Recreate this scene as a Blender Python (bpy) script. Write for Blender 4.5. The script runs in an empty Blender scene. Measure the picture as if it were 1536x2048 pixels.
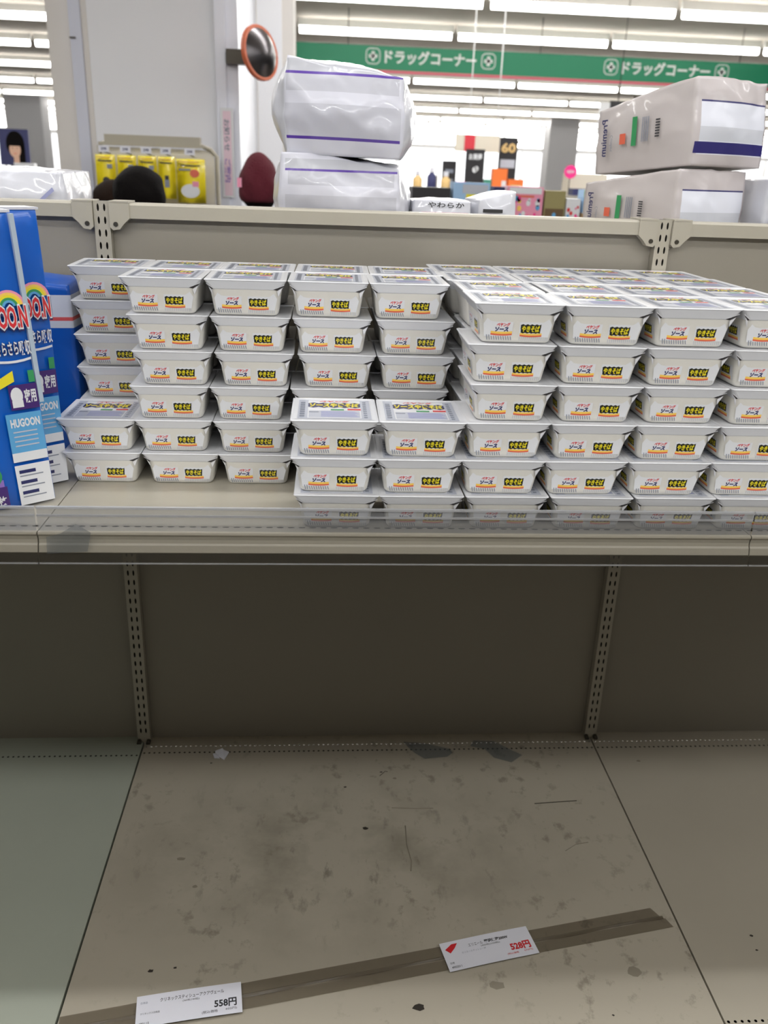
import bpy, bmesh, math, random
from mathutils import Vector, Matrix, noise
random.seed(7)
sc = bpy.context.scene
COL = sc.collection
PI = math.pi

# ------------------------------------------------------------------ camera
cam = bpy.data.cameras.new('camera'); cam_o = bpy.data.objects.new('camera', cam); COL.objects.link(cam_o)
cam.sensor_fit = 'HORIZONTAL'; cam.sensor_width = 36.0; cam.lens = 36.0 * 1722.97 / 1536.0
cam.clip_start = 0.05; cam.clip_end = 200
p_, y_, r_ = 0.375, -0.079, -0.037
cam_o.matrix_world = (Matrix.Translation((-0.1413, -1.9257, 1.419)) @ Matrix.Rotation(y_, 4, 'Z') @
                      Matrix.Rotation(-p_, 4, 'X') @ Matrix.Rotation(r_, 4, 'Y') @ Matrix.Rotation(PI / 2, 4, 'X'))
cam.dof.use_dof = True; cam.dof.focus_distance = 1.6; cam.dof.aperture_fstop = 6.0
sc.camera = cam_o
# ------------------------------------------------------------------ world, exposure
w = bpy.data.worlds.new('world'); sc.world = w; w.use_nodes = True
w.node_tree.nodes['Background'].inputs[0].default_value = (0.93, 0.96, 1.0, 1)
w.node_tree.nodes['Background'].inputs[1].default_value = 0.2
sc.view_settings.view_transform = 'Standard'; sc.view_settings.look = 'None'
sc.view_settings.gamma = 1; sc.view_settings.use_curve_mapping = False
sc.view_settings.exposure = -0.1
sc.cycles.diffuse_bounces = 2
CEIL = 3.47; FLOOR = -0.19
TUBE_W = 42.0            # watts of one tube's light near the shelf
TUBE_E = 22.0             # brightness of the tube itself

# ------------------------------------------------------------------ materials
def lin(c):
    return tuple(((x / 255) / 12.92 if x / 255 <= 0.04045 else ((x / 255 + 0.055) / 1.055) ** 2.4) for x in c) + (1,)
M = {}
def mat(name, rgb, rough=0.5, metal=0.0, bump=0.0, bscale=40, emit=0, coat=0, var=0.0, vscale=6, spec=0.5):
    m = bpy.data.materials.new(name); m.use_nodes = True
    nt = m.node_tree; b = nt.nodes['Principled BSDF']
    b.inputs['Base Color'].default_value = lin(rgb); b.inputs['Roughness'].default_value = rough
    b.inputs['Metallic'].default_value = metal; b.inputs['Coat Weight'].default_value = coat
    b.inputs['Specular IOR Level'].default_value = spec
    if emit:
        b.inputs['Emission Color'].default_value = lin(rgb); b.inputs['Emission Strength'].default_value = emit
    if bump or var:
        tc = nt.nodes.new('ShaderNodeTexCoord')
        n = nt.nodes.new('ShaderNodeTexNoise'); n.inputs['Scale'].default_value = bscale; n.inputs['Detail'].default_value = 3
        nt.links.new(tc.outputs['Object'], n.inputs['Vector'])
        if bump:
            bp = nt.nodes.new('ShaderNodeBump'); bp.inputs['Strength'].default_value = bump; bp.inputs['Distance'].default_value = 0.004
            nt.links.new(n.outputs['Fac'], bp.inputs['Height']); nt.links.new(bp.outputs['Normal'], b.inputs['Normal'])
        if var:
            n2 = nt.nodes.new('ShaderNodeTexNoise'); n2.inputs['Scale'].default_value = vscale; n2.inputs['Detail'].default_value = 4
            nt.links.new(tc.outputs['Object'], n2.inputs['Vector'])
            mx = nt.nodes.new('ShaderNodeMix'); mx.data_type = 'RGBA'
            c = lin(rgb); mx.inputs[6].default_value = c; mx.inputs[7].default_value = tuple(x * (1 - var) for x in c[:3]) + (1,)
            nt.links.new(n2.outputs['Fac'], mx.inputs[0]); nt.links.new(mx.outputs[2], b.inputs['Base Color'])
    M[name] = m; return m

def clear(name, tint, haze=0.12, hz=(200, 200, 205), rough=0.12, gl=0.08):
    """thin clear plastic: see-through, tinted, a little dusty, with a glossy face"""
    m = bpy.data.materials.new(name); m.use_nodes = True; nt = m.node_tree
    for n in list(nt.nodes): nt.nodes.remove(n)
    o = nt.nodes.new('ShaderNodeOutputMaterial'); t = nt.nodes.new('ShaderNodeBsdfTransparent'); t.inputs[0].default_value = lin(tint)
    d = nt.nodes.new('ShaderNodeBsdfDiffuse'); d.inputs[0].default_value = lin(hz)
    g = nt.nodes.new('ShaderNodeBsdfGlossy'); g.inputs['Roughness'].default_value = rough
    a = nt.nodes.new('ShaderNodeMixShader'); b = nt.nodes.new('ShaderNodeMixShader')
    a.inputs[0].default_value = haze; b.inputs[0].default_value = gl
    nt.links.new(t.outputs[0], a.inputs[1]); nt.links.new(d.outputs[0], a.inputs[2])
    nt.links.new(a.outputs[0], b.inputs[1]); nt.links.new(g.outputs[0], b.inputs[2]); nt.links.new(b.outputs[0], o.inputs[0])
    M[name] = m; return m

def banded(name, rgb, bands, rough=0.4, bump=0.4, bscale=9, coat=0.3):
    """plastic film with flat printed bands placed in the object's own 0..1 box: (x0,x1,y0,y1,z0,z1,colour)"""
    m = mat(name, rgb, rough, bump=bump, bscale=bscale, coat=coat); nt = m.node_tree; b = nt.nodes['Principled BSDF']
    tc = nt.nodes.new('ShaderNodeTexCoord'); sp = nt.nodes.new('ShaderNodeSeparateXYZ')
    nt.links.new(tc.outputs['Generated'], sp.inputs[0])
    prev = None
    for (x0, x1, y0, y1, z0, z1, c) in bands:
        fac = None
        for ax, a0, a1 in ((0, x0, x1), (1, y0, y1), (2, z0, z1)):
            if a0 <= 0 and a1 >= 1: continue
            q = nt.nodes.new('ShaderNodeMath'); q.operation = 'COMPARE'
            q.inputs[1].default_value = (a0 + a1) / 2; q.inputs[2].default_value = (a1 - a0) / 2
            nt.links.new(sp.outputs[ax], q.inputs[0])
            if fac is None: fac = q.outputs[0]
            else:
                k = nt.nodes.new('ShaderNodeMath'); k.operation = 'MULTIPLY'
                nt.links.new(fac, k.inputs[0]); nt.links.new(q.outputs[0], k.inputs[1]); fac = k.outputs[0]
        mx = nt.nodes.new('ShaderNodeMix'); mx.data_type = 'RGBA'
        if prev is None: mx.inputs[6].default_value = lin(rgb)
        else: nt.links.new(prev, mx.inputs[6])
        mx.inputs[7].default_value = lin(c); nt.links.new(fac, mx.inputs[0]); prev = mx.outputs[2]
    if prev: nt.links.new(prev, b.inputs['Base Color'])
    return m

mat('cream_metal', (174, 168, 153), 0.42, bump=0.03, bscale=300)
mat('panel_metal', (148, 142, 130), 0.5, bump=0.05, bscale=500)
mat('slot_shade', (22, 19, 15), 0.8)  # dark backing colour paints the shade inside hollow slots and holes
mat('bolt', (70, 66, 58), 0.4, 0.6)
mat('deck_left', (176, 181, 166), 0.4, var=0.12, vscale=5)
mat('deck_right', (180, 172, 155), 0.42, var=0.12, vscale=5)
mat('floor_tile', (116, 112, 106), 0.25, var=0.1)
mat('ceiling_board', (226, 217, 206), 0.9)
mat('white_paint', (236, 236, 240), 0.6)
mat('warm_paint', (222, 217, 212), 0.6)
mat('blue_paint', (212, 214, 228), 0.5)
mat('trim_white', (234, 236, 246), 0.3)
mat('far_wall', (225, 225, 225), 0.7)
mat('tub_body', (224, 221, 213), 0.38, bump=0.22, bscale=55, coat=0.25)
mat('tub_lid', (228, 229, 233), 0.3, bump=0.12, bscale=40, coat=0.4)
mat('print_white', (226, 227, 230), 0.4, coat=0.2)
mat('print_red', (214, 44, 50), 0.45); mat('print_navy', (28, 34, 92), 0.45); mat('print_yellow', (236, 220, 40), 0.45)
mat('print_black', (24, 26, 20), 0.5); mat('print_orange', (248, 204, 92), 0.45); mat('print_coral', (224, 104, 76), 0.45)
mat('print_grey', (132, 138, 152), 0.5); mat('print_pale', (188, 192, 204), 0.45); mat('print_green', (52, 150, 90), 0.45)
mat('print_lilac', (160, 164, 206), 0.5); mat('print_pink', (236, 150, 178), 0.45); mat('print_ink', (40, 40, 44), 0.6)
mat('print_sky', (92, 164, 214), 0.4); mat('print_violet', (66, 34, 110), 0.4); mat('print_mauve', (142, 110, 190), 0.4)
mat('film_blue', (8, 92, 190), 0.3, bump=0.5, bscale=14, coat=0.5)
mat('film_seam', (176, 190, 204), 0.35, coat=0.4)
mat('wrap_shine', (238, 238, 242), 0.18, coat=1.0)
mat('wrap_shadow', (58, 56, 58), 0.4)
mat('card_white', (228, 228, 236), 0.55)
mat('scuff', (140, 132, 116), 0.7); mat('spot', (46, 40, 32), 0.8)
mat('wire_black', (26, 26, 26), 0.4)
mat('hair_black', (13, 10, 10), 0.8, spec=0.1, bump=0.6, bscale=120); mat('hair_brown', (34, 23, 17), 0.8, spec=0.1, bump=0.6, bscale=120)
mat('skin', (214, 172, 148), 0.5); mat('knit_maroon', (88, 18, 34), 0.9, bump=0.8, bscale=150)
mat('coat_dark', (50, 52, 62), 0.8); mat('coat_grey', (96, 96, 100), 0.8); mat('coat_navy', (36, 42, 70), 0.8)
mat('mirror_face', (96, 93, 95), 0.30, 1.0); mat('mirror_rim', (206, 104, 66), 0.4)
mat('sign_green', (20, 138, 98), 0.5); mat('sign_pink', (230, 110, 130), 0.5); mat('sign_white', (240, 244, 242), 0.5)
mat('pack_yellow', (244, 222, 30), 0.35, coat=0.4); mat('card_board', (176, 148, 112), 0.8); mat('board_dark', (104, 84, 56), 0.8)
mat('black_sign', (30, 28, 32), 0.5); mat('red_sign', (206, 52, 66), 0.5); mat('cream_sign', (214, 206, 190), 0.6)
mat('hot_pink', (240, 50, 140), 0.4); mat('orange_box', (240, 120, 50), 0.5); mat('navy_box', (40, 44, 92), 0.5)
mat('teal_box', (70, 140, 120), 0.5); mat('sky_box', (160, 196, 232), 0.5); mat('olive_box', (150, 140, 90), 0.5)
mat('lime_box', (206, 214, 70), 0.5); mat('tan_box', (214, 180, 120), 0.5)
mat('string_white', (240, 240, 240), 0.5); mat('housing', (220, 220, 216), 0.5)
mat('tube_glow', (255, 253, 248), 0.5, emit=TUBE_E)
mat('tube_dim', (255, 253, 248), 0.5, emit=6.0)
mat('tube_far', (255, 253, 248), 0.5, emit=13.0)
mat('window_light', (250, 252, 255), 0.5, emit=1.6)
clear('fence_clear', (240, 241, 243), 0.30, (196, 198, 204), 0.08, 0.10)
clear('bead_clear', (236, 238, 240), 0.55, (232, 233, 236), 0.15, 0.2)
clear('flap_clear', (204, 200, 192), 0.10, (150, 148, 140), 0.2, 0.06)
clear('strip_clear', (232, 228, 222), 0.30, (112, 104, 92), 0.25, 0.05)
clear('strip_fold', (216, 210, 200), 0.40, (84, 76, 64), 0.3, 0.05)
clear('tape_clear', (240, 243, 246), 0.34, (132, 138, 142), 0.3, 0.06)
clear('wrap_clear', (240, 240, 242), 0.25, (220, 220, 224), 0.1, 0.25)

for k_, m_ in M.items():
    if k_.startswith('print_') or k_ == 'tub_lid':
        b_ = m_.node_tree.nodes['Principled BSDF']; b_.inputs['Coat Weight'].default_value = 0.6; b_.inputs['Coat Roughness'].default_value = 0.18

def deck_mat():
    m = mat('deck_worn', (178, 170, 153), 0.45); nt = m.node_tree; b = nt.nodes['Principled BSDF']
    tc = nt.nodes.new('ShaderNodeTexCoord')
    def nz(scale, det, rough, sx=1, sy=1):
        mp = nt.nodes.new('ShaderNodeMapping'); mp.inputs['Scale'].default_value = (sx, sy, 1); nt.links.new(tc.outputs['Object'], mp.inputs[0])
        n = nt.nodes.new('ShaderNodeTexNoise'); n.inputs['Scale'].default_value = scale; n.inputs['Detail'].default_value = det
        n.inputs['Roughness'].default_value = rough; nt.links.new(mp.outputs[0], n.inputs['Vector']); return n.outputs['Fac']
    def ramp(src, a, b2, v0=0, v1=1):
        r = nt.nodes.new('ShaderNodeMapRange'); r.inputs[1].default_value = a; r.inputs[2].default_value = b2
        r.inputs[3].default_value = v0; r.inputs[4].default_value = v1; nt.links.new(src, r.inputs[0]); return r.outputs[0]
    def mul(a, b2):
        k = nt.nodes.new('ShaderNodeMath'); k.operation = 'MULTIPLY'; nt.links.new(a, k.inputs[0]); nt.links.new(b2, k.inputs[1]); return k.outputs[0]
    # worn patch in the middle of the board, rubbed grey
    sp = nt.nodes.new('ShaderNodeSeparateXYZ'); nt.links.new(tc.outputs['Object'], sp.inputs[0])
    ds = nt.nodes.new('ShaderNodeVectorMath'); ds.operation = 'DISTANCE'
    mp = nt.nodes.new('ShaderNodeMapping'); mp.inputs['Scale'].default_value = (1, 1.9, 0); nt.links.new(tc.outputs['Object'], mp.inputs[0])
    nt.links.new(mp.outputs[0], ds.inputs[0]); ds.inputs[1].default_value = (-0.10, -0.78, 0)
    centre = ramp(ds.outputs['Value'], 0.62, 0.12)
    soft = mul(ramp(nz(5, 5, 0.6), 0.42, 0.62), centre)
    marks = mul(ramp(nz(22, 6, 0.62, 1.2, 1.0), 0.56, 0.66), ramp(nz(3.5, 2, 0.5), 0.40, 0.58))
    streak = mul(ramp(nz(15, 6, 0.65, 1.8, 0.8), 0.58, 0.68), centre)
    col = None
    for f, c, amt in ((soft, (146, 139, 124), 0.95), (marks, (128, 119, 104), 0.7), (streak, (112, 105, 92), 0.7)):
        mx = nt.nodes.new('ShaderNodeMix'); mx.data_type = 'RGBA'
        if col is None: mx.inputs[6].default_value = lin((178, 170, 153))
        else: nt.links.new(col, mx.inputs[6])
        mx.inputs[7].default_value = lin(c)
        k = nt.nodes.new('ShaderNodeMath'); k.operation = 'MULTIPLY'; k.inputs[1].default_value = amt; nt.links.new(f, k.inputs[0])
        nt.links.new(k.outputs[0], mx.inputs[0]); col = mx.outputs[2]
    nt.links.new(col, b.inputs['Base Color'])
deck_mat()

# ------------------------------------------------------------------ mesh helpers
class MB:
    def __init__(s): s.v = []; s.f = []; s.m = []; s.mats = []; s.sm = []
    def mi(s, name):
        if name not in s.mats: s.mats.append(name)
        return s.mats.index(name)
    def poly(s, pts, m, smooth=False):
        i = len(s.v); s.v += [tuple(p) for p in pts]; s.f.append(tuple(range(i, i + len(pts)))); s.m.append(s.mi(m)); s.sm.append(smooth)
    def box(s, x0, x1, y0, y1, z0, z1, m):
        i = len(s.v)
        s.v += [(x0, y0, z0), (x1, y0, z0), (x1, y1, z0), (x0, y1, z0), (x0, y0, z1), (x1, y0, z1), (x1, y1, z1), (x0, y1, z1)]
        for f in ((0, 3, 2, 1), (4, 5, 6, 7), (0, 1, 5, 4), (1, 2, 6, 5), (2, 3, 7, 6), (3, 0, 4, 7)):
            s.f.append(tuple(i + k for k in f)); s.m.append(s.mi(m)); s.sm.append(False)
    def loft(s, rings, m, caps=True, smooth=False, closed=True):
        i = len(s.v); n = len(rings[0]); mi = s.mi(m)
        for r in rings: s.v += [tuple(p) for p in r]
        for a in range(len(rings) - 1):
            for k in range(n if closed else n - 1):
                k2 = (k + 1) % n
                s.f.append((i + a * n + k, i + a * n + k2, i + (a + 1) * n + k2, i + (a + 1) * n + k)); s.m.append(mi); s.sm.append(smooth)
        if caps:
            s.f.append(tuple(i + k for k in range(n))[::-1]); s.m.append(mi); s.sm.append(False)
            s.f.append(tuple(i + (len(rings) - 1) * n + k for k in range(n))); s.m.append(mi); s.sm.append(False)
    def tube(s, pts, r, m, n=8):
        rings = []
        for k, p in enumerate(pts):
            a = Vector(pts[max(0, k - 1)]); b = Vector(pts[min(len(pts) - 1, k + 1)]); d = (b - a).normalized()
            q = d.to_track_quat('Z', 'Y')
            rings.append([Vector(p) + q @ Vector((r * math.cos(t * 2 * PI / n), r * math.sin(t * 2 * PI / n), 0)) for t in range(n)])
        s.loft(rings, m, smooth=True)
    def extx(s, prof, x0, x1, m, closed=True):
        """extrude a (y,z) profile along x"""
        s.loft([[(x0, y, z) for y, z in prof], [(x1, y, z) for y, z in prof]], m, caps=closed, closed=closed)
    def text(s, body, m, fn, u0, u1, h0, h1, bold=0.0, shear=0.0, off=0.0):
        """text filling the rectangle u0..u1 x h0..h1, mapped to 3D by fn(u, h, off)"""
        vs, fs = text_mesh(body, bold, shear)
        i = len(s.v); mi = s.mi(m)
        s.v += [tuple(fn(u0 + (u1 - u0) * a, h0 + (h1 - h0) * b, off)) for a, b in vs]
        for f in fs: s.f.append(tuple(i + k for k in f)); s.m.append(mi); s.sm.append(False)
    def rect(s, m, fn, u0, u1, h0, h1, off=0.0, curve=0.0, n=1):
        for k in range(n):
            a = k / n; b = (k + 1) / n; ca = curve * (2 * a - 1) ** 2; cb = curve * (2 * b - 1) ** 2
            ua = u0 + (u1 - u0) * a; ub = u0 + (u1 - u0) * b
            s.poly([fn(ua, h0 + ca, off), fn(ub, h0 + cb, off), fn(ub, h1 + cb, off), fn(ua, h1 + ca, off)], m)
    def mesh(s, name):
        me = bpy.data.meshes.new(name); me.from_pydata(s.v, [], s.f)
        for k in s.mats: me.materials.append(M[k])
        me.polygons.foreach_set('material_index', s.m); me.polygons.foreach_set('use_smooth', s.sm)
        me.update(); return me
    def build(s, name, parent=None, loc=None):
        return link(name, s.mesh(name), parent, loc)
_tc = {}
def text_mesh(body, bold=0.0, shear=0.0):
    k = (body, bold, shear)
    if k in _tc: return _tc[k]
    t = bpy.data.curves.new('t', 'FONT'); t.body = body; t.offset = bold; t.shear = shear; t.resolution_u = 2
    o = bpy.data.objects.new('t', t); COL.objects.link(o)
    dg = bpy.context.evaluated_depsgraph_get(); dg.update()
    me = bpy.data.meshes.new_from_object(o.evaluated_get(dg))
    co = [v.co.copy() for v in me.vertices]
    x0 = min(c.x for c in co); x1 = max(c.x for c in co); y0 = min(c.y for c in co); y1 = max(c.y for c in co)
    vs = [((c.x - x0) / (x1 - x0), (c.y - y0) / max(1e-6, y1 - y0)) for c in co]
    fs = [tuple(p.vertices) for p in me.polygons]
    bpy.data.objects.remove(o); bpy.data.curves.remove(t); bpy.data.meshes.remove(me)
    _tc[k] = (vs, fs); return _tc[k]
def link(name, data, parent=None, loc=None, rz=0.0):
    o = bpy.data.objects.new(name, data); COL.objects.link(o)
    if parent is not None: o.parent = parent
    if loc is not None: o.location = loc
    if rz: o.rotation_euler.z = rz
    return o
def tag(o, label=None, cat=None, group=None, kind=None):
    if label: o['label'] = label
    if cat: o['category'] = cat
    if group: o['group'] = group
    if kind: o['kind'] = kind
    return o
def thing(name, label, cat, loc=(0, 0, 0), rz=0.0, group=None):
    return tag(link(name, None, None, loc, rz), label, cat, group)
def ngon(cx, cy, r, n, ph=0): return [(cx + r * math.cos(ph + 2 * PI * k / n), cy + r * math.sin(ph + 2 * PI * k / n)) for k in range(n)]
def plate_holes(mb, P, u0, u1, v0, v1, nu, nv, hw, hh, m, rnd=True):
    """a sheet cut into nu x nv cells, each with one real hole (half sizes hw, hh); P(u,v) gives the 3D point"""
    du = (u1 - u0) / nu; dv = (v1 - v0) / nv
    for i in range(nu):
        for j in range(nv):
            a0 = u0 + i * du; a1 = a0 + du; b0 = v0 + j * dv; b1 = b0 + dv; cx = (a0 + a1) / 2; cy = (b0 + b1) / 2
            c = 0.42
            inn = [(cx + hw, cy + hh * c), (cx + hw * c, cy + hh), (cx - hw * c, cy + hh), (cx - hw, cy + hh * c),
                   (cx - hw, cy - hh * c), (cx - hw * c, cy - hh), (cx + hw * c, cy - hh), (cx + hw, cy - hh * c)]
            out = [(a1, cy + (b1 - cy) * c), (cx + (a1 - cx) * c, b1), (cx - (a1 - cx) * c, b1), (a0, cy + (b1 - cy) * c),
                   (a0, cy - (b1 - cy) * c), (cx - (a1 - cx) * c, b0), (cx + (a1 - cx) * c, b0), (a1, cy - (b1 - cy) * c)]
            cor = [(a1, b1), None, (a0, b1), None, (a0, b0), None, (a1, b0), None]
            for k in range(8):
                k2 = (k + 1) % 8; q = [out[k]]
                if cor[k]: q.append(cor[k])
                q += [out[k2], inn[k2], inn[k]]
                mb.poly([P(*z) for z in q], m)

# ================================================================== ROOM
f = MB(); f.box(-30, 40, -4.5, 66, FLOOR - 0.1, FLOOR, 'floor_tile'); tag(f.build('floor'), kind='structure')
f = MB(); f.box(-30, 40, -4.5, 66, CEIL + 0.10, CEIL + 0.2, 'ceiling_board')
tag(f.build('ceiling'), kind='structure')
f = MB(); f.box(-30, 40, 64, 64.2, FLOOR, CEIL + 0.1, 'far_wall'); wb = tag(f.build('wall_back'), kind='structure')
win = MB(); win.box(-28, 38, 63.9, 63.96, 0.2, 3.1, 'window_light'); wn = tag(win.build('window_1'), kind='structure')
fr = MB()
for k in range(23): fr.box(-28 + 3 * k - 0.05, -28 + 3 * k + 0.05, 63.8, 63.9, 0.2, 3.1, 'cream_metal')
fr.build('window_frame', wn)
f = MB(); f.box(-30, -29.8, -4.5, 64, FLOOR, CEIL + 0.1, 'far_wall'); tag(f.build('wall_left'), kind='structure')
f = MB(); f.box(39.8, 40, -4.5, 64, FLOOR, CEIL + 0.1, 'far_wall'); tag(f.build('wall_right'), kind='structure')
# the boxed-in white column behind the shelf, with its trims
col = MB(); col.box(-1.414, -0.72, 3.32, 4.4, FLOOR, CEIL + 0.1, 'white_paint')
pc = tag(col.build('wall_column'), kind='structure')
t = MB(); t.box(-1.60, -1.475, 3.34, 4.4, FLOOR, CEIL + 0.1, 'warm_paint'); t.build('trim_warm', pc)
t = MB(); t.box(-1.4745, -1.4145, 3.30, 3.4, FLOOR, CEIL + 0.1, 'blue_paint'); t.build('trim_blue', pc)
t = MB(); t.box(-1.475, -1.445, 3.285, 3.30, 2.02, 2.026, 'bolt'); t.build('trim_joint', pc)
t = MB(); t.box(-1.4135, -1.385, 3.315, 3.32, FLOOR, CEIL + 0.1, 'warm_paint'); t.build('trim_seam', pc)
t = MB(); t.box(-0.7195, -0.665, 3.27, 4.4, FLOOR, CEIL + 0.1, 'trim_white'); t.box(-0.665, -0.60, 3.29, 4.4, FLOOR, CEIL + 0.1, 'trim_white'); t.build('trim_corner', pc)
t = MB(); t.box(-0.80, -0.44, 5.0, 5.6, FLOOR, CEIL + 0.1, 'white_paint'); t.box(-0.44, -0.36, 5.03, 5.6, FLOOR, CEIL + 0.1, 'warm_paint')
t.box(-0.62, -0.615, 4.99, 5.0, FLOOR, CEIL + 0.1, 'warm_paint'); tag(t.build('wall_pier'), kind='structure')
t = MB(); t.box(8.6, 9.75, 34, 35, FLOOR, CEIL + 0.1, 'white_paint'); tag(t.build('wall_pillar'), kind='structure')
t = MB(); t.box(-11.6, -10.3, 33, 34, FLOOR, CEIL + 0.1, 'white_paint'); tag(t.build('wall_pillar'), kind='structure')

# ------------------------------------------------------------------ ceiling lights
ORD = ['first', 'second', 'third', 'fourth', 'fifth', 'sixth', 'seventh', 'eighth', 'ninth', 'tenth', 'eleventh', 'twelfth',
       'thirteenth', 'fourteenth', 'fifteenth', 'sixteenth', 'seventeenth', 'eighteenth', 'nineteenth', 'twentieth']
hous = MB(); hous.box(-1.2, 1.2, -0.03, 0.03, -0.005, 0.10, 'housing'); hous_me = hous.mesh('light_housing')
tb = MB(); tb.tube([(-1.17, 0, -0.055), (1.17, 0, -0.055)], 0.042, 'tube_glow', 12); tube_me = tb.mesh('light_tube')
tb = MB(); tb.tube([(-1.17, 0, -0.055), (1.17, 0, -0.055)], 0.03, 'tube_dim', 10); tubed_me = tb.mesh('light_tube')
tb = MB(); tb.tube([(-1.17, 0, -0.055), (1.17, 0, -0.055)], 0.050, 'tube_far', 12); tubef_me = tb.mesh('light_tube')
rows = [-5.3, -2.3, -0.2, 3.4, 7.0, 10.3, 13.1, 16.4, 20.2, 24.7, 29.4, 34.3, 38.3, 42.5, 46.5, 50.5, 54.5, 58.5, 62]  # first two rows, behind the view, added to light tub fronts and deck
for ri, Y in enumerate(rows):
    D = Y + 1.93; n = 0
    for k in range(-14, 16):
        a = 1.9 + 2.46 * k; b = a + 2.42; c = (a + b) / 2
        near = Y < 9 and -6 < c < 7
        seen = Y > 9 and ((b > -0.34 * D and a < -0.26 * D) or (b > -0.03 * D and a < 0.5 * D))
        if not (near or seen): continue
        side = 'beyond the white column' if c < -0.2 * D else 'over the drug corner side'
        o = thing('ceiling_light', 'lit fluorescent strip, %s along the %s ceiling row from the shelf' % (ORD[n], ORD[ri]), 'ceiling light', (c, Y, CEIL), 0, 'fluorescent strips on the ceiling')
        n += 1
        link('light_housing', hous_me, o)
        link('light_tube', tubed_me if -3 < Y < 1 else tubef_me if Y > 9 else tube_me, o)
        if near:
            L = bpy.data.lights.new('tube_light', 'AREA'); L.shape = 'RECTANGLE'; L.size = 2.3; L.size_y = 0.6 if -3 < Y < -1 else 0.10
            L.energy = TUBE_W * (1.75 if Y < -3 else 0.5 if Y < -1 else 0.50 if Y < 1 else 0.7); L.color = (0.98, 0.99, 1.0)
            lo = link('tube_light', L, o, (0, 0, -0.115))

# ================================================================== GONDOLA
G = thing('display_gondola', 'long cream metal supermarket shelving gondola with slotted uprights', 'shelving')
GX = [-1.8, -0.6, 0.6, 1.8]
for x in GX:
    u = MB()
    n = 52; z0 = 0.024; pitch = 0.0254
    for sx in (-1, 1):
        a, b = (x - 0.016, x) if sx < 0 else (x, x + 0.016)
        c = 0.0026
        # front sheet with real slots
        plate_holes(u, lambda p, q: (p, 0, q), a + (0.003 if sx < 0 else 0), b - (0 if sx < 0 else 0.003), z0, z0 + n * pitch, 1, n, 0.0022, 0.0072, 'cream_metal')
    u.box(x - 0.016, x - 0.013, 0, 0.045, 0.0, 1.345, 'cream_metal'); u.box(x + 0.013, x + 0.016, 0, 0.045, 0.0, 1.345, 'cream_metal')
    u.poly([(x - 0.013, 0, 0), (x + 0.013, 0, 0), (x + 0.013, 0, z0), (x - 0.013, 0, z0)], 'cream_metal')
    u.poly([(x - 0.013, 0, z0 + n * pitch), (x + 0.013, 0, z0 + n * pitch), (x + 0.013, 0, 1.345), (x - 0.013, 0, 1.345)], 'cream_metal')
    u.box(x - 0.013, x + 0.013, 0.012, 0.045, 0.0, 1.344, 'slot_shade')
    up = u.build('upright', G)
    bt = MB()
    for sx in (-1, 1):
        bt.tube([(x + sx * 0.012, -0.012, 0.004), (x + sx * 0.012, 0.0, 0.006)], 0.006, 'bolt', 8)
    bt.build('foot_clip', up)
for i in range(3):
    x0, x1 = GX[i], GX[i + 1]
    p = MB(); p.box(x0 + 0.0165, x1 - 0.0165, 0.022, 0.034, -0.03, 1.335, 'panel_metal'); pn = p.build('back_panel', G)
    # top rail: pressed channel with a hanging end bracket and bolt at each upright
    r = MB(); a, b = x0 + 0.017, x1 - 0.017
    r.extx([(-0.004, 1.312), (-0.004, 1.338), (0.0, 1.342), (0.060, 1.342), (0.060, 1.335), (0.003, 1.334), (0.003, 1.312)], a + 0.04, b - 0.04, 'cream_metal')
    rl = r.build('top_rail', G)
    for e, s in ((a, 1), (b, -1)):
        q = MB(); pts = [(e, 1.342), (e + s * 0.041, 1.342), (e + s * 0.041, 1.312), (e + s * 0.028, 1.300), (e + s * 0.020, 1.290), (e + s * 0.006, 1.288), (e, 1.294)]
        if s < 0: pts = pts[::-1]
        q.loft([[(px, -0.007, pz) for px, pz in pts], [(px, 0.016, pz) for px, pz in pts]], 'cream_metal')
        q.box(min(e, e + s * 0.041), max(e, e + s * 0.041), -0.007, 0.060, 1.3425, 1.346, 'cream_metal')
        br = q.build('rail_bracket', rl)
        h = MB(); cx = e + s * 0.012
        h.loft([[(px, -0.0095, pz) for px, pz in ngon(cx, 1.300, 0.0045, 10)], [(px, -0.0065, pz) for px, pz in ngon(cx, 1.300, 0.0052, 10)]], 'bolt')
        h.build('bolt', rl)
# base decks
def deck(x0, x1, m, hole_rows, z=0.0):
    a, b = x0 + 0.002, x1 - 0.002; d = MB(); P = lambda u, v: (u, v, z)
    ys = [0.0]
    segs = []
    cur = 0.0215
    for hy in sorted(hole_rows, reverse=True):
        top = hy + 0.006; bot = hy - 0.006
        if cur - top > 0.0005: d.poly([P(a, top), P(b, top), P(b, cur), P(a, cur)], m)
        plate_holes(d, P, a, b, bot, top, 93, 1, 0.0027, 0.0027, m); cur = bot
    d.poly([P(a, -0.895), P(b, -0.895), P(b, cur), P(a, cur)], m)
    d.poly([(a, -0.900, z - 0.006), (b, -0.900, z - 0.006), (b, -0.895, z), (a, -0.895, z)], m)
    d.poly([(a, -0.900, -0.035), (b, -0.900, -0.035), (b, -0.900, z - 0.006), (a, -0.900, z - 0.006)], m)
    d.box(a, b, -0.90, 0.018, -0.04, -0.034, 'slot_shade')
    for e in (a, b): d.poly([(e, -0.9, -0.035), (e, 0.018, -0.035), (e, 0.018, z), (e, -0.895, z), (e, -0.9, z - 0.006)], m)
    o = d.build('base_deck', G)
    k = MB(); k.box(a, b, -0.885, -0.875, FLOOR, -0.041, 'panel_metal'); k.build('kick_plate', o)
    return o
deck(-1.8, -0.6, 'deck_left', [-0.057], 0.002)
dk = deck(-0.6, 0.6, 'deck_worn', [-0.019, -0.045])
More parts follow.
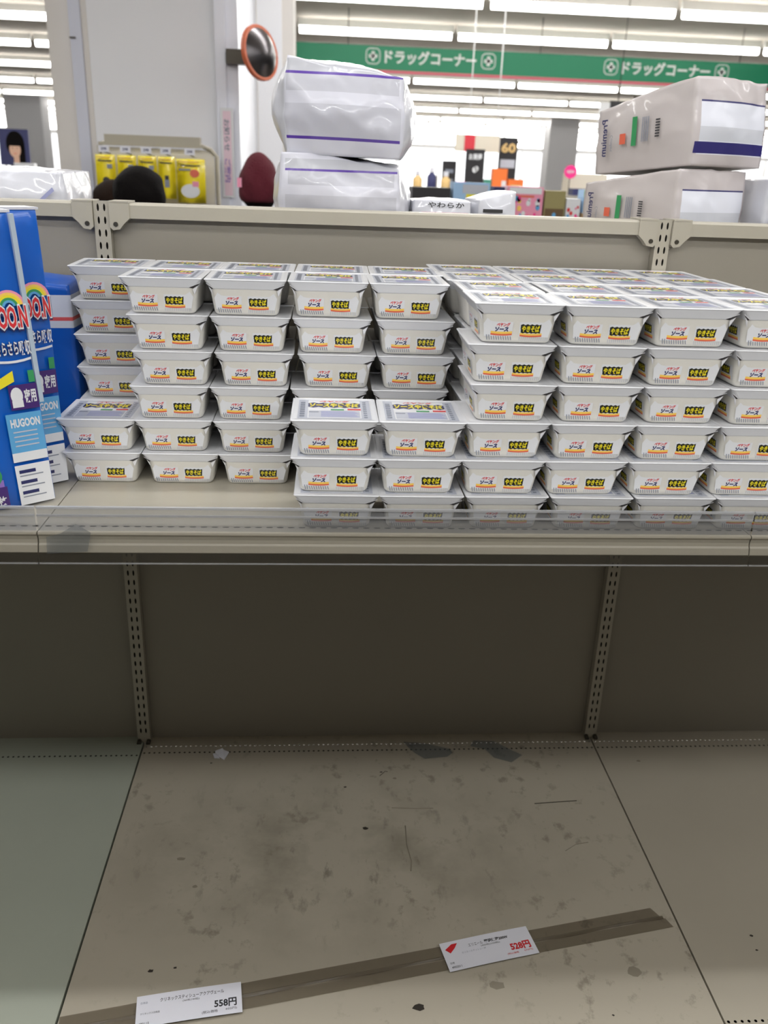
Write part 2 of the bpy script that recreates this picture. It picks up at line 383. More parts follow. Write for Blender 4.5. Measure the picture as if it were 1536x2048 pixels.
deck(0.6, 1.8, 'deck_right', [-0.019, -0.045, -0.851])
# shelf boards (lift out, one per bay) with a front lip
SZ = 0.857
for i in range(3):
    x0, x1 = GX[i] + 0.001, GX[i + 1] - 0.001
    s = MB()
    s.poly([(x0, -0.570, SZ), (x1, -0.570, SZ), (x1, -0.002, SZ), (x0, -0.002, SZ)], 'cream_metal')
    plate_holes(s, lambda u, v: (u, v, SZ), x0, x1, -0.584, -0.570, 66, 1, 0.0055, 0.0026, 'cream_metal')
    s.poly([(x0, -0.598, SZ), (x1, -0.598, SZ), (x1, -0.584, SZ), (x0, -0.584, SZ)], 'cream_metal')
    s.box(x0, x1, -0.595, -0.002, SZ - 0.032, SZ - 0.028, 'panel_metal')
    s.box(x0 + 0.018, x1 - 0.018, -0.0021, 0.0215, SZ - 0.03, SZ, 'cream_metal')  # rear flange added to stop light leaking down behind the board
    s.box(x0, x1, -0.592, -0.562, SZ - 0.010, SZ - 0.006, 'slot_shade')
    for e in (x0, x1): s.poly([(e, -0.598, SZ - 0.03), (e, -0.002, SZ - 0.03), (e, -0.002, SZ), (e, -0.598, SZ)], 'cream_metal')
    sh = s.build('shelf_board', G)
    l = MB()
    prof = [(-0.598, SZ), (-0.601, SZ + 0.0015), (-0.605, SZ), (-0.606, SZ - 0.003), (-0.6035, SZ - 0.007), (-0.6025, SZ - 0.013), (-0.6035, SZ - 0.019), (-0.606, SZ - 0.022),
            (-0.609, SZ - 0.033), (-0.608, SZ - 0.036), (-0.603, SZ - 0.036), (-0.598, SZ - 0.033)]
    l.extx(prof, x0, x1, 'cream_metal'); l.build('front_lip', sh)
    # hanging clear price strip below the lip
    c = MB(); c.extx([(-0.610, SZ - 0.034), (-0.6085, SZ - 0.034), (-0.6105, SZ - 0.051), (-0.612, SZ - 0.051)], x0, x1, 'flap_clear')
    cs = c.build('price_strip', sh)
    c = MB(); c.extx([(-0.6135, SZ - 0.0505), (-0.6105, SZ - 0.0505), (-0.6105, SZ - 0.0525), (-0.6135, SZ - 0.0525)], x0, x1, 'bead_clear'); c.build('strip_bead', cs)
    # brackets under the board, against the uprights
    for e in (GX[i] + 0.019, GX[i + 1] - 0.019):
        b = MB(); b.loft([[(e - 0.001, y, z) for y, z in ((0, SZ - 0.033), (-0.40, SZ - 0.033), (-0.40, SZ - 0.045), (0, SZ - 0.10))],
                          [(e + 0.001, y, z) for y, z in ((0, SZ - 0.033), (-0.40, SZ - 0.033), (-0.40, SZ - 0.045), (0, SZ - 0.10))]], 'cream_metal')
        b.build('shelf_bracket', sh)
# rear side of the gondola: board that carries the tall white packs
r = MB(); r.box(-2.4, 2.4, 0.062, 0.074, 0.0, 1.33, 'panel_metal'); r.build('rear_panel', G)
r = MB(); r.box(-2.4, 2.4, 0.075, 0.60, 1.262, 1.282, 'cream_metal'); r.build('rear_shelf', G)
r = MB(); r.box(-2.4, 2.4, -0.86, 0.75, FLOOR, -0.05, 'panel_metal'); r.build('plinth', G)

# clear guard along the shelf front
FE = thing('shelf_guard', 'clear plastic guard rail standing along the front edge of the tub shelf', 'shelf guard')
for i in range(3):
    x0, x1 = GX[i] + 0.0015, GX[i + 1] - 0.0015
    g = MB(); g.extx([(-0.6015, SZ + 0.002), (-0.6005, SZ + 0.020), (-0.5995, SZ + 0.040)], x0, x1, 'fence_clear', closed=False)
    gp = g.build('guard_sheet', FE)
    b = MB(); b.extx([(-0.6022, SZ + 0.040), (-0.5968, SZ + 0.040), (-0.5968, SZ + 0.0435), (-0.6022, SZ + 0.0435)], x0, x1, 'bead_clear')
    b.extx([(-0.6027, SZ + 0.027), (-0.6012, SZ + 0.027), (-0.6012, SZ + 0.0305), (-0.6027, SZ + 0.0305)], x0, x1, 'bead_clear')
    b.build('guard_bead', gp)
# old tape on the lip
t = MB()
def lipf(u, h, off=0): return (u, -0.6135 - off, h)
pts = [(-0.585, SZ - 0.034), (-0.52, SZ - 0.030), (-0.512, SZ + 0.004), (-0.535, SZ + 0.019), (-0.560, SZ + 0.002), (-0.583, SZ - 0.004)]
t.poly([lipf(*p) for p in pts], 'tape_clear')
tag(t.build('tape_patch'), 'smudged clear tape patch stuck over the shelf lip below the blue packs', 'tape')

# ================================================================== NOODLE TUBS
TW, TD, TH = 0.1425, 0.147, 0.0632
def rring(hw, hd, r, z, y_c, n=4):
    pts = []
    for cx, cy, a0 in ((hw - r, hd - r, 0), (-hw + r, hd - r, PI / 2), (-hw + r, -hd + r, PI), (hw - r, -hd + r, 1.5 * PI)):
        for k in range(n + 1):
            a = a0 + PI / 2 * k / n; pts.append((cx + r * math.cos(a), y_c + cy + r * math.sin(a), z))
    return pts
YC = TD / 2     # origin: middle of the lid's front edge, at the tub's foot
hw, hd = TW / 2, TD / 2
tray = MB()
tray.loft([rring(hw - 0.0185, hd - 0.0185, 0.010, 0.0, YC), rring(hw - 0.0150, hd - 0.0150, 0.014, 0.0035, YC), rring(hw - 0.0138, hd - 0.0138, 0.015, 0.009, YC),
           rring(hw - 0.0085, hd - 0.0085, 0.012, 0.0462, YC), rring(hw - 0.0078, hd - 0.0078, 0.012, 0.0490, YC)], 'tub_body', caps=True, smooth=True)
tray_me = tray.mesh('tray')
lid = MB()
lid.loft([rring(hw - 0.0082, hd - 0.0082, 0.010, 0.0455, YC), rring(hw - 0.0072, hd - 0.0072, 0.010, 0.0470, YC), rring(hw - 0.0012, hd - 0.0012, 0.005, 0.0605, YC),
          rring(hw, hd, 0.004, 0.0618, YC), rring(hw - 0.0008, hd - 0.0008, 0.004, 0.0630, YC), rring(hw - 0.0035, hd - 0.0035, 0.004, 0.0632, YC),
          rring(hw - 0.009, hd - 0.009, 0.006, 0.0624, YC)], 'tub_lid', caps=True, smooth=False)
lid_me = lid.mesh('lid')
def face(u, h, off=0.0):          # front face of the tray
    y = 0.0138 + (0.0085 - 0.0138) * (h - 0.009) / 0.0372
    return (u, y - 0.0004 - off, h)
def sideface(u, h, off=0.0):      # left face, u from front (0) to the rear
    x = -hw + 0.0138 + (0.0085 - 0.0138) * (h - 0.009) / 0.0372
    return (x - 0.0004 - off, YC - u, h)
pr = MB()
# white printed fields with a smile-shaped edge
pr.poly([face(u, h) for u, h in ((-0.052, 0.010), (-0.0075, 0.010), (-0.0075, 0.0335), (-0.036, 0.0335), (-0.043, 0.0345), (-0.049, 0.039), (-0.0545, 0.030))], 'print_white')
pr.poly([face(u, h) for u, h in ((0.003, 0.010), (0.050, 0.010), (0.0545, 0.030), (0.049, 0.039), (0.041, 0.0335), (0.003, 0.0335))], 'print_white')
pr.text('ペヤング', 'print_red', face, -0.0335, -0.0120, 0.0255, 0.0322, 0.045, 0.25, 0.0002)
pr.text('ソース', 'print_navy', face, -0.0355, -0.0140, 0.0176, 0.0252, 0.07, 0.2, 0.0002)
pr.rect('print_orange', face, -0.042, -0.008, 0.0140, 0.0176, 0.0002, 0.0012, 4)
pr.rect('print_coral', face, -0.042, -0.008, 0.0112, 0.0140, 0.0002, 0.0012, 4)
for k in range(11):
    u = -0.0475 + 0.0038 * k; lean = 0.0016
    h1 = 0.0108 if u > -0.043 else 0.0128
    pr.poly([face(u, 0.0045, 0.0003), face(u + 0.0014, 0.0045, 0.0003), face(u + 0.0014 - lean, h1, 0.0003), face(u - lean, h1, 0.0003)], 'print_grey')
for k in range(15):
    u = 0.004 + 0.0032 * k
    pr.poly([face(u, 0.0045, 0.0003), face(u + 0.0009, 0.0045, 0.0003), face(u + 0.0009, 0.0098, 0.0003), face(u, 0.0098, 0.0003)], 'print_pale')
def yak(mb, fn, u0, u1, h0, h1):
    mb.text('やきそば', 'print_black', fn, u0 - 0.001, u1 + 0.001, h0 - 0.0008, h1 + 0.0008, 0.085, 0.1, 0.0003)
    n = 9
    top = [(u0 - 0.001 + (u1 - u0 + 0.002) * k / n, h1 + (0.0014 if k % 2 else -0.0002)) for k in range(n + 1)]
    bot = [(u0 + (u1 - u0) * k / n, h0 - (0.0012 if k % 2 else -0.0002)) for k in range(n + 1)]
    mb.poly([fn(u, h, 0.0002) for u, h in bot + top[::-1]], 'print_black')
    mb.text('やきそば', 'print_yellow', fn, u0 + 0.001, u1 - 0.001, h0 + 0.0012, h1 - 0.001, 0.035, 0.1, 0.0005)
yak(pr, face, 0.0058, 0.0365, 0.0168, 0.0292)
pr.rect('print_orange', face, 0.0045, 0.0395, 0.0124, 0.0152, 0.0002, 0.0012, 4)
pr.rect('print_coral', face, 0.0045, 0.0395, 0.0098, 0.0124, 0.0002, 0.0012, 4)
print_me = pr.mesh('front_print')
sp_ = MB()
sp_.poly([sideface(u, h) for u, h in ((-0.050, 0.010), (0.050, 0.010), (0.050, 0.034), (-0.050, 0.034))][::-1], 'print_white')
yak(sp_, sideface, 0.010, 0.040, 0.018, 0.030)
sp_.rect('print_orange', sideface, 0.008, 0.044, 0.0124, 0.0152, 0.0003)
sp_.rect('print_coral', sideface, 0.008, 0.044, 0.0098, 0.0124, 0.0003)
sp_.text('ペヤング', 'print_red', sideface, -0.038, -0.012, 0.026, 0.032, 0.02, 0.2, 0.0003)
sp_.text('ソース', 'print_navy', sideface, -0.038, -0.014, 0.018, 0.025, 0.03, 0.2, 0.0003)
side_me = sp_.mesh('side_print')
def lidf(u, v, off=0.0): return (u, v, 0.0628 + off)
lp = MB()
lp.rect('print_pale', lidf, -0.060, 0.060, 0.012, 0.134)
lp.rect('print_white', lidf, -0.044, 0.044, 0.016, 0.130, 0.0002)
lp.rect('print_pale', lidf, -0.042, 0.042, 0.020, 0.062, 0.0003)
zz = []
for k in range(11): zz.append((-0.044 + 0.0088 * k, 0.115 if k % 2 else 0.109))
zb = [(-0.044 + 0.0088 * k, 0.080 if k % 2 else 0.086) for k in range(11)]
lp.poly([lidf(u, v, 0.0004) for u, v in zb + zz[::-1]], 'print_navy')
lp.text('ソースやきそば', 'print_yellow', lidf, -0.042, 0.042, 0.084, 0.111, 0.06, 0.1, 0.0006)
lp.text('ペヤング', 'print_red', lidf, -0.026, 0.026, 0.117, 0.128, 0.05, 0.0, 0.0004)
lp.rect('print_red', lidf, 0.022, 0.044, 0.066, 0.076, 0.0005); lp.rect('print_green', lidf, -0.006, 0.016, 0.064, 0.073, 0.0005)
lp.rect('print_grey', lidf, -0.042, -0.026, 0.050, 0.055, 0.0005)
for k in range(6): lp.rect('print_lilac', lidf, -0.022, 0.040 - 0.003 * (k % 3), 0.024 + 0.006 * k, 0.0275 + 0.006 * k, 0.0005)
for k in range(7): lp.rect('print_grey', lidf, -0.057, -0.049, 0.022 + 0.014 * k, 0.032 + 0.014 * k, 0.0004)
for k in range(9): lp.rect('print_grey', lidf, 0.048, 0.054, 0.020 + 0.012 * k, 0.026 + 0.012 * k, 0.0004)
lidprint_me = lp.mesh('lid_print')
# folded shrink-wrap ears under the lid at the front corners
wrap_mes = []
for s in (-1, 1):
    wr = MB(); wd = 1.0 if s > 0 else 0.6
    a = Vector((s * (hw - 0.0035), 0.0040, 0.0545)); b = Vector((s * (hw - 0.0035 - 0.020 * wd), 0.0075, 0.0462)); c = Vector((s * (hw - 0.0075), 0.0066, 0.0500)); d = Vector((s * (hw - 0.0065 - 0.010 * wd), 0.0078, 0.0450))
    wr.poly([a, b, d, c], 'wrap_shadow')  # dark sliver paints the shadow in the film crease
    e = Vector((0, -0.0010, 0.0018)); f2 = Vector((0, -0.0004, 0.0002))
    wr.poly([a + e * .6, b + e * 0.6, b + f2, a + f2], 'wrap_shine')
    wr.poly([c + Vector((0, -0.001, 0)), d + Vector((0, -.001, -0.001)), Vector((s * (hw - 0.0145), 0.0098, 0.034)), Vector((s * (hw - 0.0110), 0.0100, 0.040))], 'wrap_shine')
    wrap_mes.append(wr.mesh('wrap_fold'))
NUM = ['bottom', 'second up', 'third up', 'fourth up', 'fifth up', 'top']
def tub(x, yf, lvl, row, stack, n, showlid, full=True, rz=None, dy=0.0):
    if rz is None: rz = math.radians(random.uniform(-1.0, 1.0))
    where = 'top' if lvl == n - 1 else NUM[lvl]
    lab = 'white printed noodle tub, %s in the %s %s stack from the blue packs' % (where, ORD[stack], row)
    o = thing('noodle_tub', lab, 'noodle tub', (x, yf + dy, SZ + 0.0004 + lvl * 0.06355), rz, 'packs of instant noodle tubs on the shelf')
    link('tray', tray_me, o); link('lid', lid_me, o)
    if full:
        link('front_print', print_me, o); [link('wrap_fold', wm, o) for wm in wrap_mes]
        if row == 'front-row' and stack > 1: link('side_print', side_me, o)
    if showlid: link('lid_print', lidprint_me, o)
# front row, first two stacks three high, the rest six high (measured centres per level)
FR = [[-0.115, -0.120, -0.120], [0.027, 0.021, 0.023],
      [0.172, 0.160, 0.163, 0.166, 0.158, 0.165], [0.317, 0.300, 0.305, 0.308, 0.304, 0.307],
      [0.463, 0.443, 0.447, 0.452, 0.447, 0.449], [0.607, 0.586, 0.590, 0.596, 0.590, 0.592]]
YB = -0.592
for i, st in enumerate(FR):
    for l, x in enumerate(st): tub(x, YB, l, 'front-row', i, len(st), l == len(st) - 1 or l < 2, dy=random.uniform(0, 0.004))
SR = [[-0.546, -0.551], [-0.402, -0.412, -0.416, -0.407, -0.412, -0.421], [-0.262, -0.269, -0.273, -0.262, -0.268, -0.275],
      [-0.120, -0.123, -0.127, -0.114, -0.123, -0.131], [0.024, 0.022, 0.022, 0.030, 0.026, 0.013]]
YA = -0.380
for i, st in enumerate(SR):
    for l, x in enumerate(st): tub(x, YA, l, 'second-row', i, len(st), l == len(st) - 1, dy=random.uniform(0, 0.004))
for i, x0 in enumerate((-0.546, -0.402, -0.262, -0.118, 0.026)):
    for l in range(6):
        tub(x0 - 0.002 * l * (0.5 if i else 0), -0.228, l, 'third-row', i, 6, l == 5, full=(i == 0), rz=math.radians(2.0 if i == 0 else random.uniform(-1, 1)), dy=random.uniform(0, 0.003))
for r, (yf, row, base) in enumerate(((-0.441, 'second-row', 5), (-0.291, 'third-row', 5), (-0.149, 'fourth-row', 0))):
    for i, x0 in enumerate((0.172, 0.317, 0.460, 0.603)):
        for l in range(6):
            dx = random.uniform(-0.004, 0.004) if l < 5 else (-0.006 - 0.008 * r + random.uniform(-0.003, 0.003))
            tub(x0 + dx + 0.004, yf, l, row, base + i, 6, l == 5, full=False, rz=math.radians(random.uniform(-1.2, 1.2)))

# ================================================================== soft packs
def soft_box(w, d, h, mats, bulge=(0.05, 0.08, 0.06), rnd=0.25, nz=0.006, ns=7.0, seed=0, n=26, pinch=0.0, skew=0.0, flat=0.010, ftop=0.0):
    """rounded, bulging plastic-film pack; origin at the middle of its base; mats = (all, front, left)"""
    bm = bmesh.new(); bmesh.ops.create_cube(bm, size=2.0); bmesh.ops.subdivide_edges(bm, edges=bm.edges[:], cuts=n, use_grid_fill=True)
    off = Vector((seed * 3.1, seed * 1.7, seed * 5.3))
    for v in bm.verts:
        x, y, z = v.co
        L = (abs(x) ** 8 + abs(y) ** 8 + abs(z) ** 8) ** (1 / 8)
        sph = Vector((x, y, z)).normalized() * 1.25
        p = Vector((x, y, z)).lerp(sph, rnd * 0.5)
        bx, by, bz = (1 - x * x), (1 - y * y), (1 - z * z)
        q = Vector((p.x * (1 + bulge[0] * bz * by), p.y * (1 + bulge[1] * bx * bz), p.z * (1 + bulge[2] * bx * by)))
        q = Vector((q.x * w / 2, q.y * d / 2, q.z * h / 2))
        nv = 0.8 * noise.noise(q * ns + off) + 0.9 * (0.35 - abs(noise.noise(q * ns * 1.7 + off))) + 0.5 * (0.3 - abs(noise.noise(q * ns * 3.6 + off)))
        q += Vector((x, y, z)).normalized() * nv * nz
        if pinch: q.z = -h / 2 + (q.z + h / 2) * (1 - pinch * (y + 1) / 2)
        if skew: q.z = -h / 2 + (q.z + h / 2) * (1 - skew * x)
        v.co = q
    zmin = min(v.co.z for v in bm.verts)
    for v in bm.verts: v.co.z = max(0.0, v.co.z - zmin - flat)
    if ftop:
        zt_ = max(v.co.z for v in bm.verts) - ftop
        for v in bm.verts: v.co.z = min(v.co.z, zt_)
    me = bpy.data.meshes.new('film'); bm.normal_update()
    for f in bm.faces:
        f.smooth = True
        nn = f.normal
        f.material_index = 1 if nn.y < -0.72 else (2 if nn.x < -0.72 else 0)
    bm.to_mesh(me); bm.free()
    for k in mats: me.materials.append(M[k])
    return me
banded('pack_front_violet', (210, 210, 220), [(0.14, 0.86, 0, 1, 0.62, 0.86, (190, 190, 199)), (0.12, 0.88, 0, 1, 0.785, 0.812, (92, 62, 158)), (0.12, 0.88, 0, 1, 0.815, 0.93, (188, 189, 196)),
       (0.12, 0.88, 0, 1, 0.155, 0.185, (84, 54, 150)), (0.12, 0.88, 0, 1, 0.185, 0.50, (192, 192, 201))], 0.32, 0.9, 11)
mat('pack_white', (210, 211, 219), 0.3, bump=0.8, bscale=10, coat=0.5)
banded('pack_front_navy', (196, 188, 188), [(0.10, 0.93, 0, 1, 0.13, 0.72, (228, 230, 240)), (0.10, 0.93, 0, 1, 0.715, 0.735, (46, 44, 104)), (0.06, 0.95, 0, 1, 0.14, 0.27, (44, 38, 108)),
       (0.10, 0.93, 0, 1, 0.28, 0.44, (206, 208, 216))], 0.4, 0.6, 10, 0.2)
mat('pack_beige', (198, 190, 188), 0.42, bump=0.5, bscale=9, coat=0.2)
def pack(name, label, cat, w, d, h, mats, loc, rz=0, group=None, **k):
    o = thing(name, label, cat, loc, rz, group); me = soft_box(w, d, h, mats, **k); link('bag', me, o); return o
RS = 1.2825
# two white packs with violet lines
a = pack('diaper_pack', 'white plastic pack with violet lines, lower of the two by the maroon hat', 'pack', 0.272, 0.30, 0.170, ('pack_white', 'pack_front_violet', 'pack_white'),
         (-0.095, 0.25, RS), math.radians(-3), 'white packs with violet lines', seed=1, bulge=(0.10, 0.12, 0.03), rnd=0.40, nz=0.010, skew=0.07, flat=0.015, ftop=0.008)
b = pack('diaper_pack', 'white plastic pack with violet lines, upper of the two, sagging to one side', 'pack', 0.262, 0.30, 0.186, ('pack_white', 'pack_front_violet', 'pack_white'),
         (-0.092, 0.25, RS + 0.166), math.radians(-3), 'white packs with violet lines', seed=2, bulge=(0.17, 0.12, 0.03), rnd=0.55, nz=0.010, skew=0.09, flat=0.018)
b.rotation_euler.y = math.radians(1.0)
# two beige packs with navy bands
def left_print(o, d, w, h):
    q = MB()
    def fn(u, v, off=0.0): return (-w / 2 - 0.0135 - off, u, v)
    def fr(u, v, off=0.0): return fn(-u, v, off)
    # writing runs up the side: map text u to height, v to depth
    def rot(u, v, off=0.0): return fn(-v, u, off)
    q.text('Premium', 'print_navy', lambda u, v, o_: fn(v, u, o_), h * 0.72, h * 0.22, 0.105, 0.125, 0.02, 0, 0.001)
    q.text('Comfort', 'print_grey', lambda u, v, o_: fn(v, u, o_), h * 0.50, h * 0.28, 0.085, 0.094, 0.0, 0, 0.001)
    q.rect('print_coral', fn, 0.040, 0.060, h * 0.36, h * 0.50, 0.001)
    q.rect('print_green', fn, 0.004, 0.020, h * 0.32, h * 0.70, 0.001)
    for k in range(4): q.rect('print_grey', fn, -0.016 - 0.006 * k, -0.013 - 0.006 * k, h * 0.36, h * 0.68, 0.001)
    for k in range(7): q.rect('print_ink', fn, -0.070, -0.056, h * (0.40 + 0.035 * k), h * (0.42 + 0.035 * k), 0.001)
    q.build('side_print', o)
c = pack('adult_diaper_pack', 'beige pack with navy bands, lower of the pair above the slotted upright', 'pack', 0.225, 0.32, 0.173, ('pack_beige', 'pack_front_navy', 'pack_beige'),
         (0.705, 0.33, RS), math.radians(25), 'beige packs with navy bands', seed=3, bulge=(0.04, 0.06, 0.03), rnd=0.2, nz=0.007, pinch=0.22)
d = pack('adult_diaper_pack', 'beige pack with wide navy band, upper of the pair and tilted up', 'pack', 0.235, 0.32, 0.192, ('pack_beige', 'pack_front_navy', 'pack_beige'),
         (0.730, 0.33, RS + 0.164), math.radians(25), 'beige packs with navy bands', seed=4, bulge=(0.04, 0.06, 0.03), rnd=0.22, nz=0.007, pinch=0.20)
d.rotation_euler.x = math.radians(-4.5)
left_print(c, 0.32, 0.225, 0.150); left_print(d, 0.32, 0.235, 0.170)
# low packs behind the rail
e = pack('tissue_pack', 'low white pack with small coloured prints behind the rail, beside violet-line packs', 'pack', 0.135, 0.13, 0.085, ('pack_white', 'pack_white', 'pack_white'), (0.134, 0.24, RS), 0, None, seed=5, rnd=0.2)
f_ = pack('tissue_pack', 'low white pack with a black printed bar and peaked wrapper', 'pack', 0.092, 0.12, 0.098, ('pack_white', 'pack_white', 'pack_white'), (0.258, 0.25, RS), 0.12, None, seed=6, rnd=0.35, skew=-0.1)
def frontp(y): return lambda u, v, off=0.0: (u, y - off, v)
q = MB(); F = frontp(-0.075)
q.text('やわらか', 'print_ink', F, -0.035, 0.05, 0.066, 0.078, 0.02); q.poly([F(0.0 + 0.018 * math.cos(k * PI / 6) - 0.02, 0.036 + 0.014 * math.sin(k * PI / 6), 0.001) for k in range(12)], 'print_coral')
q.rect('print_navy', F, -0.036, -0.006, 0.022, 0.028, 0.002); q.rect('print_grey', F, 0.02, 0.05, 0.030, 0.034, 0.002); q.rect('print_pink', F, -0.05, 0.06, 0.053, 0.056, 0.001); q.build('front_print', e)
q = MB(); F = frontp(-0.072)
q.rect('print_ink', F, -0.038, 0.01, 0.058, 0.066, 0.002); q.rect('print_grey', F, -0.02, -0.002, 0.030, 0.050, 0.002); q.rect('print_ink', F, 0.004, 0.022, 0.022, 0.028, 0.002); q.build('front_print', f_)
g_ = pack('tissue_pack', 'shiny white crinkled pack with a blue corner print beside the column', 'pack', 0.34, 0.26, 0.115, ('pack_white', 'pack_white', 'pack_white'), (-0.88, 0.26, RS), 0.03, None, seed=8, rnd=0.22, nz=0.008)
q = MB(); F = lambda u, v, off=0.0: (u, -0.145 - off, v); q.poly([F(0.115, 0.055), F(0.120, 0.050), F(0.150, 0.075), F(0.146, 0.082)], 'print_lilac'); q.rect('print_grey', F, -0.02, 0.0, 0.058, 0.070); q.build('front_print', g_)
h_ = pack('diaper_pack', 'white pack printed with pink hearts beside the beige packs', 'pack', 0.24, 0.22, 0.155, ('pack_white', 'pack_white', 'pack_white'), (1.02, 0.28, RS), 0, None, seed=9, rnd=0.2)
q = MB(); F = lambda u, v, off=0.0: (u, -0.128 - off, v)
def heart(mb, F, cx, cz, s, m):
    pts = []
    for k in range(20):
        t = k * 2 * PI / 20; pts.append(F(cx + s * 0.0625 * 16 * math.sin(t) ** 3, cz + s * 0.0625 * (13 * math.cos(t) - 5 * math.cos(2 * t) - 2 * math.cos(3 * t) - math.cos(4 * t)), 0.001))
    mb.poly(pts, m)
heart(q, F, -0.09, 0.115, 0.014, 'print_coral'); heart(q, F, -0.095, 0.090, 0.009, 'print_red'); heart(q, F, -0.05, 0.10, 0.012, 'print_sky'); q.rect('print_pale', F, -0.11, 0.11, 0.02, 0.07); q.build('front_print', h_)

# ================================================================== blue nappy packs at the shelf end
def blue_pack(name, label, loc, rz, lean=0.0):
    SHR = Matrix(((1, 0, -lean, 0), (0, 1, 0, 0), (0, 0, 1, 0), (0, 0, 0, 1)))
    W, D, H = 0.26, 0.070, 0.484
    o = thing(name, label, 'pack', loc, rz, 'tall blue nappy packs')
    # origin: foot of the front right corner; the pack runs to -x and +y
    bm = bmesh.new(); bmesh.ops.create_cube(bm, size=2.0); bmesh.ops.subdivide_edges(bm, edges=bm.edges[:], cuts=16, use_grid_fill=True)
    for v in bm.verts:
        x, y, z = v.co
        k = 1 - 0.08 * max(0, z) ** 3
        qx = -W / 2 + x * W / 2; qy = D / 2 + y * D / 2 * (1 - 0.35 * max(0, z - 0.6)); qz = H / 2 + z * H / 2
        nv = noise.noise(Vector((qx * 9, qy * 9, qz * 26)) + Vector((0, 0, loc[1] * 9)))
        edge = (1 - x * x) * (1 - z ** 8)
        if y < 0: qy -= 0.004 * edge + 0.0025 * nv * edge
        v.co = (qx, qy, qz)
    for f in bm.faces: f.smooth = True
    me = bpy.data.meshes.new('bag'); bm.to_mesh(me); bm.free(); me.materials.append(M['film_blue']); bag = link('bag', me, o)
    md = bag.modifiers.new('bevel', 'BEVEL'); md.width = 0.006; md.segments = 2; md.limit_method = 'ANGLE'; md.angle_limit = math.radians(50)
    q = MB()
    F = lambda u, v, off=0.0: (u, -0.0078 - off, v)          # u from -W to 0
    # rainbow
    for k, m in enumerate(('print_pink', 'print_orange', 'print_yellow', 'print_green', 'print_sky')):
        r1 = 0.027 - 0.004 * k; r0 = r1 - 0.004; cx, cz = -0.027, 0.340
        for j in range(10):
            a0 = PI * (0.05 + 0.9 * j / 10); a1 = PI * (0.05 + 0.9 * (j + 1) / 10)
            q.poly([F(cx + r1 * math.cos(a0), cz + r1 * math.sin(a0)), F(cx + r1 * math.cos(a1), cz + r1 * math.sin(a1)),
                    F(cx + r0 * math.cos(a1), cz + r0 * math.sin(a1)), F(cx + r0 * math.cos(a0), cz + r0 * math.sin(a0))], m)
    q.text('GOO.N', 'print_navy', F, -0.064, 0.001, 0.300, 0.342, 0.12, 0, 0.0006)
    q.text('GOO.N', 'print_white', F, -0.063, 0.000, 0.303, 0.345, 0.09, 0, 0.0010)
    q.text('GOO.N', 'print_red', F, -0.0615, -0.0015, 0.306, 0.342, 0.03, 0, 0.0014)
    q.rect('print_navy', F, -0.078, -0.054, 0.346, 0.358, 0.0004)
    q.text('さらさら吸収', 'print_navy', F, -0.060, -0.004, 0.262, 0.286, 0.09, 0, 0.0006)
    q.text('さらさら吸収', 'print_white', F, -0.060, -0.004, 0.262, 0.286, 0.02, 0, 0.0010)
    q.rect('print_white', F, -0.070, -0.006, 0.250, 0.254, 0.0006, 0.004, 5)
    q.poly([F(-0.068, 0.208, 0.0006), F(-0.040, 0.220, 0.0006), F(-0.040, 0.238, 0.0006), F(-0.068, 0.224, 0.0006)], 'print_yellow')
    q.rect('print_green', F, -0.016, -0.006, 0.216, 0.236, 0.0006)
    q.rect('print_violet', F, -0.052, -0.005, 0.172, 0.214, 0.0009); q.text('夜用', 'print_white', F, -0.028, -0.008, 0.182, 0.206, 0.03, 0, 0.0014)
    q.poly([F(-0.040 + 0.010 * math.cos(k * PI / 8), 0.196 + 0.014 * math.sin(k * PI / 8), 0.0014) for k in range(16)], 'print_white'); q.rect('print_white', F, -0.049, -0.031, 0.176, 0.188, 0.0013)
    q.rect('print_sky', F, -0.064, -0.005, 0.098, 0.166, 0.0006); q.rect('print_white', F, -0.064, -0.005, 0.082, 0.098, 0.0006)
    q.text('HUGOON', 'print_white', F, -0.058, -0.009, 0.142, 0.157, 0.04, 0, 0.0010)
    for k in range(4): q.rect('print_pale', F, -0.056, -0.016, 0.133 - 0.008 * k, 0.1352 - 0.008 * k, 0.0010)
    q.rect('print_white', F, -0.064, -0.005, 0.004, 0.076, 0.0006)
    for k in range(3):
        q.rect('print_navy', F, -0.058, -0.030, 0.061 - 0.019 * k, 0.067 - 0.019 * k, 0.0010); q.rect('print_grey', F, -0.058, -0.018, 0.0555 - 0.019 * k, 0.0575 - 0.019 * k, 0.0010)
    q.rect('print_mauve', F, -0.120, -0.086, 0.044, 0.056, 0.0006); q.rect('print_violet', F, -0.120, -0.082, 0.006, 0.044, 0.0006)
    q.text('枚', 'print_white', F, -0.100, -0.086, 0.012, 0.028, 0.02, 0, 0.0010)
    q.poly([F(-0.105 + 0.018 * math.cos(k * PI / 8), 0.064 + 0.018 * math.sin(k * PI / 8), 0.0012) for k in range(16)], 'print_green')
    q.text('消臭', 'print_white', F, -0.116, -0.095, 0.058, 0.070, 0.02, 0, 0.0016)
    for mm_ in (me,): mm_.transform(SHR)
    q.v = [tuple(SHR @ Vector(p)) for p in q.v]
    q.build('front_print', o)
    s = MB(); s.box(-0.004, 0.0035, -0.0085, -0.002, 0.18, 0.482, 'film_seam'); s.v = [tuple(SHR @ Vector(p)) for p in s.v]; (s.build('seam', o) if lean > 0.03 else None)
    s = MB(); s.box(-W + 0.004, 0.003, 0.004, D - 0.012, H - 0.001, H + 0.003, 'pack_white'); s.v = [tuple(SHR @ Vector(p)) for p in s.v]; s.build('top_fold', o)
    return o
blue_pack('nappy_pack', 'tall blue nappy pack with rainbow print, standing foremost at the shelf end', (-0.612, -0.452, SZ + 0.001), math.radians(39), 0.05)
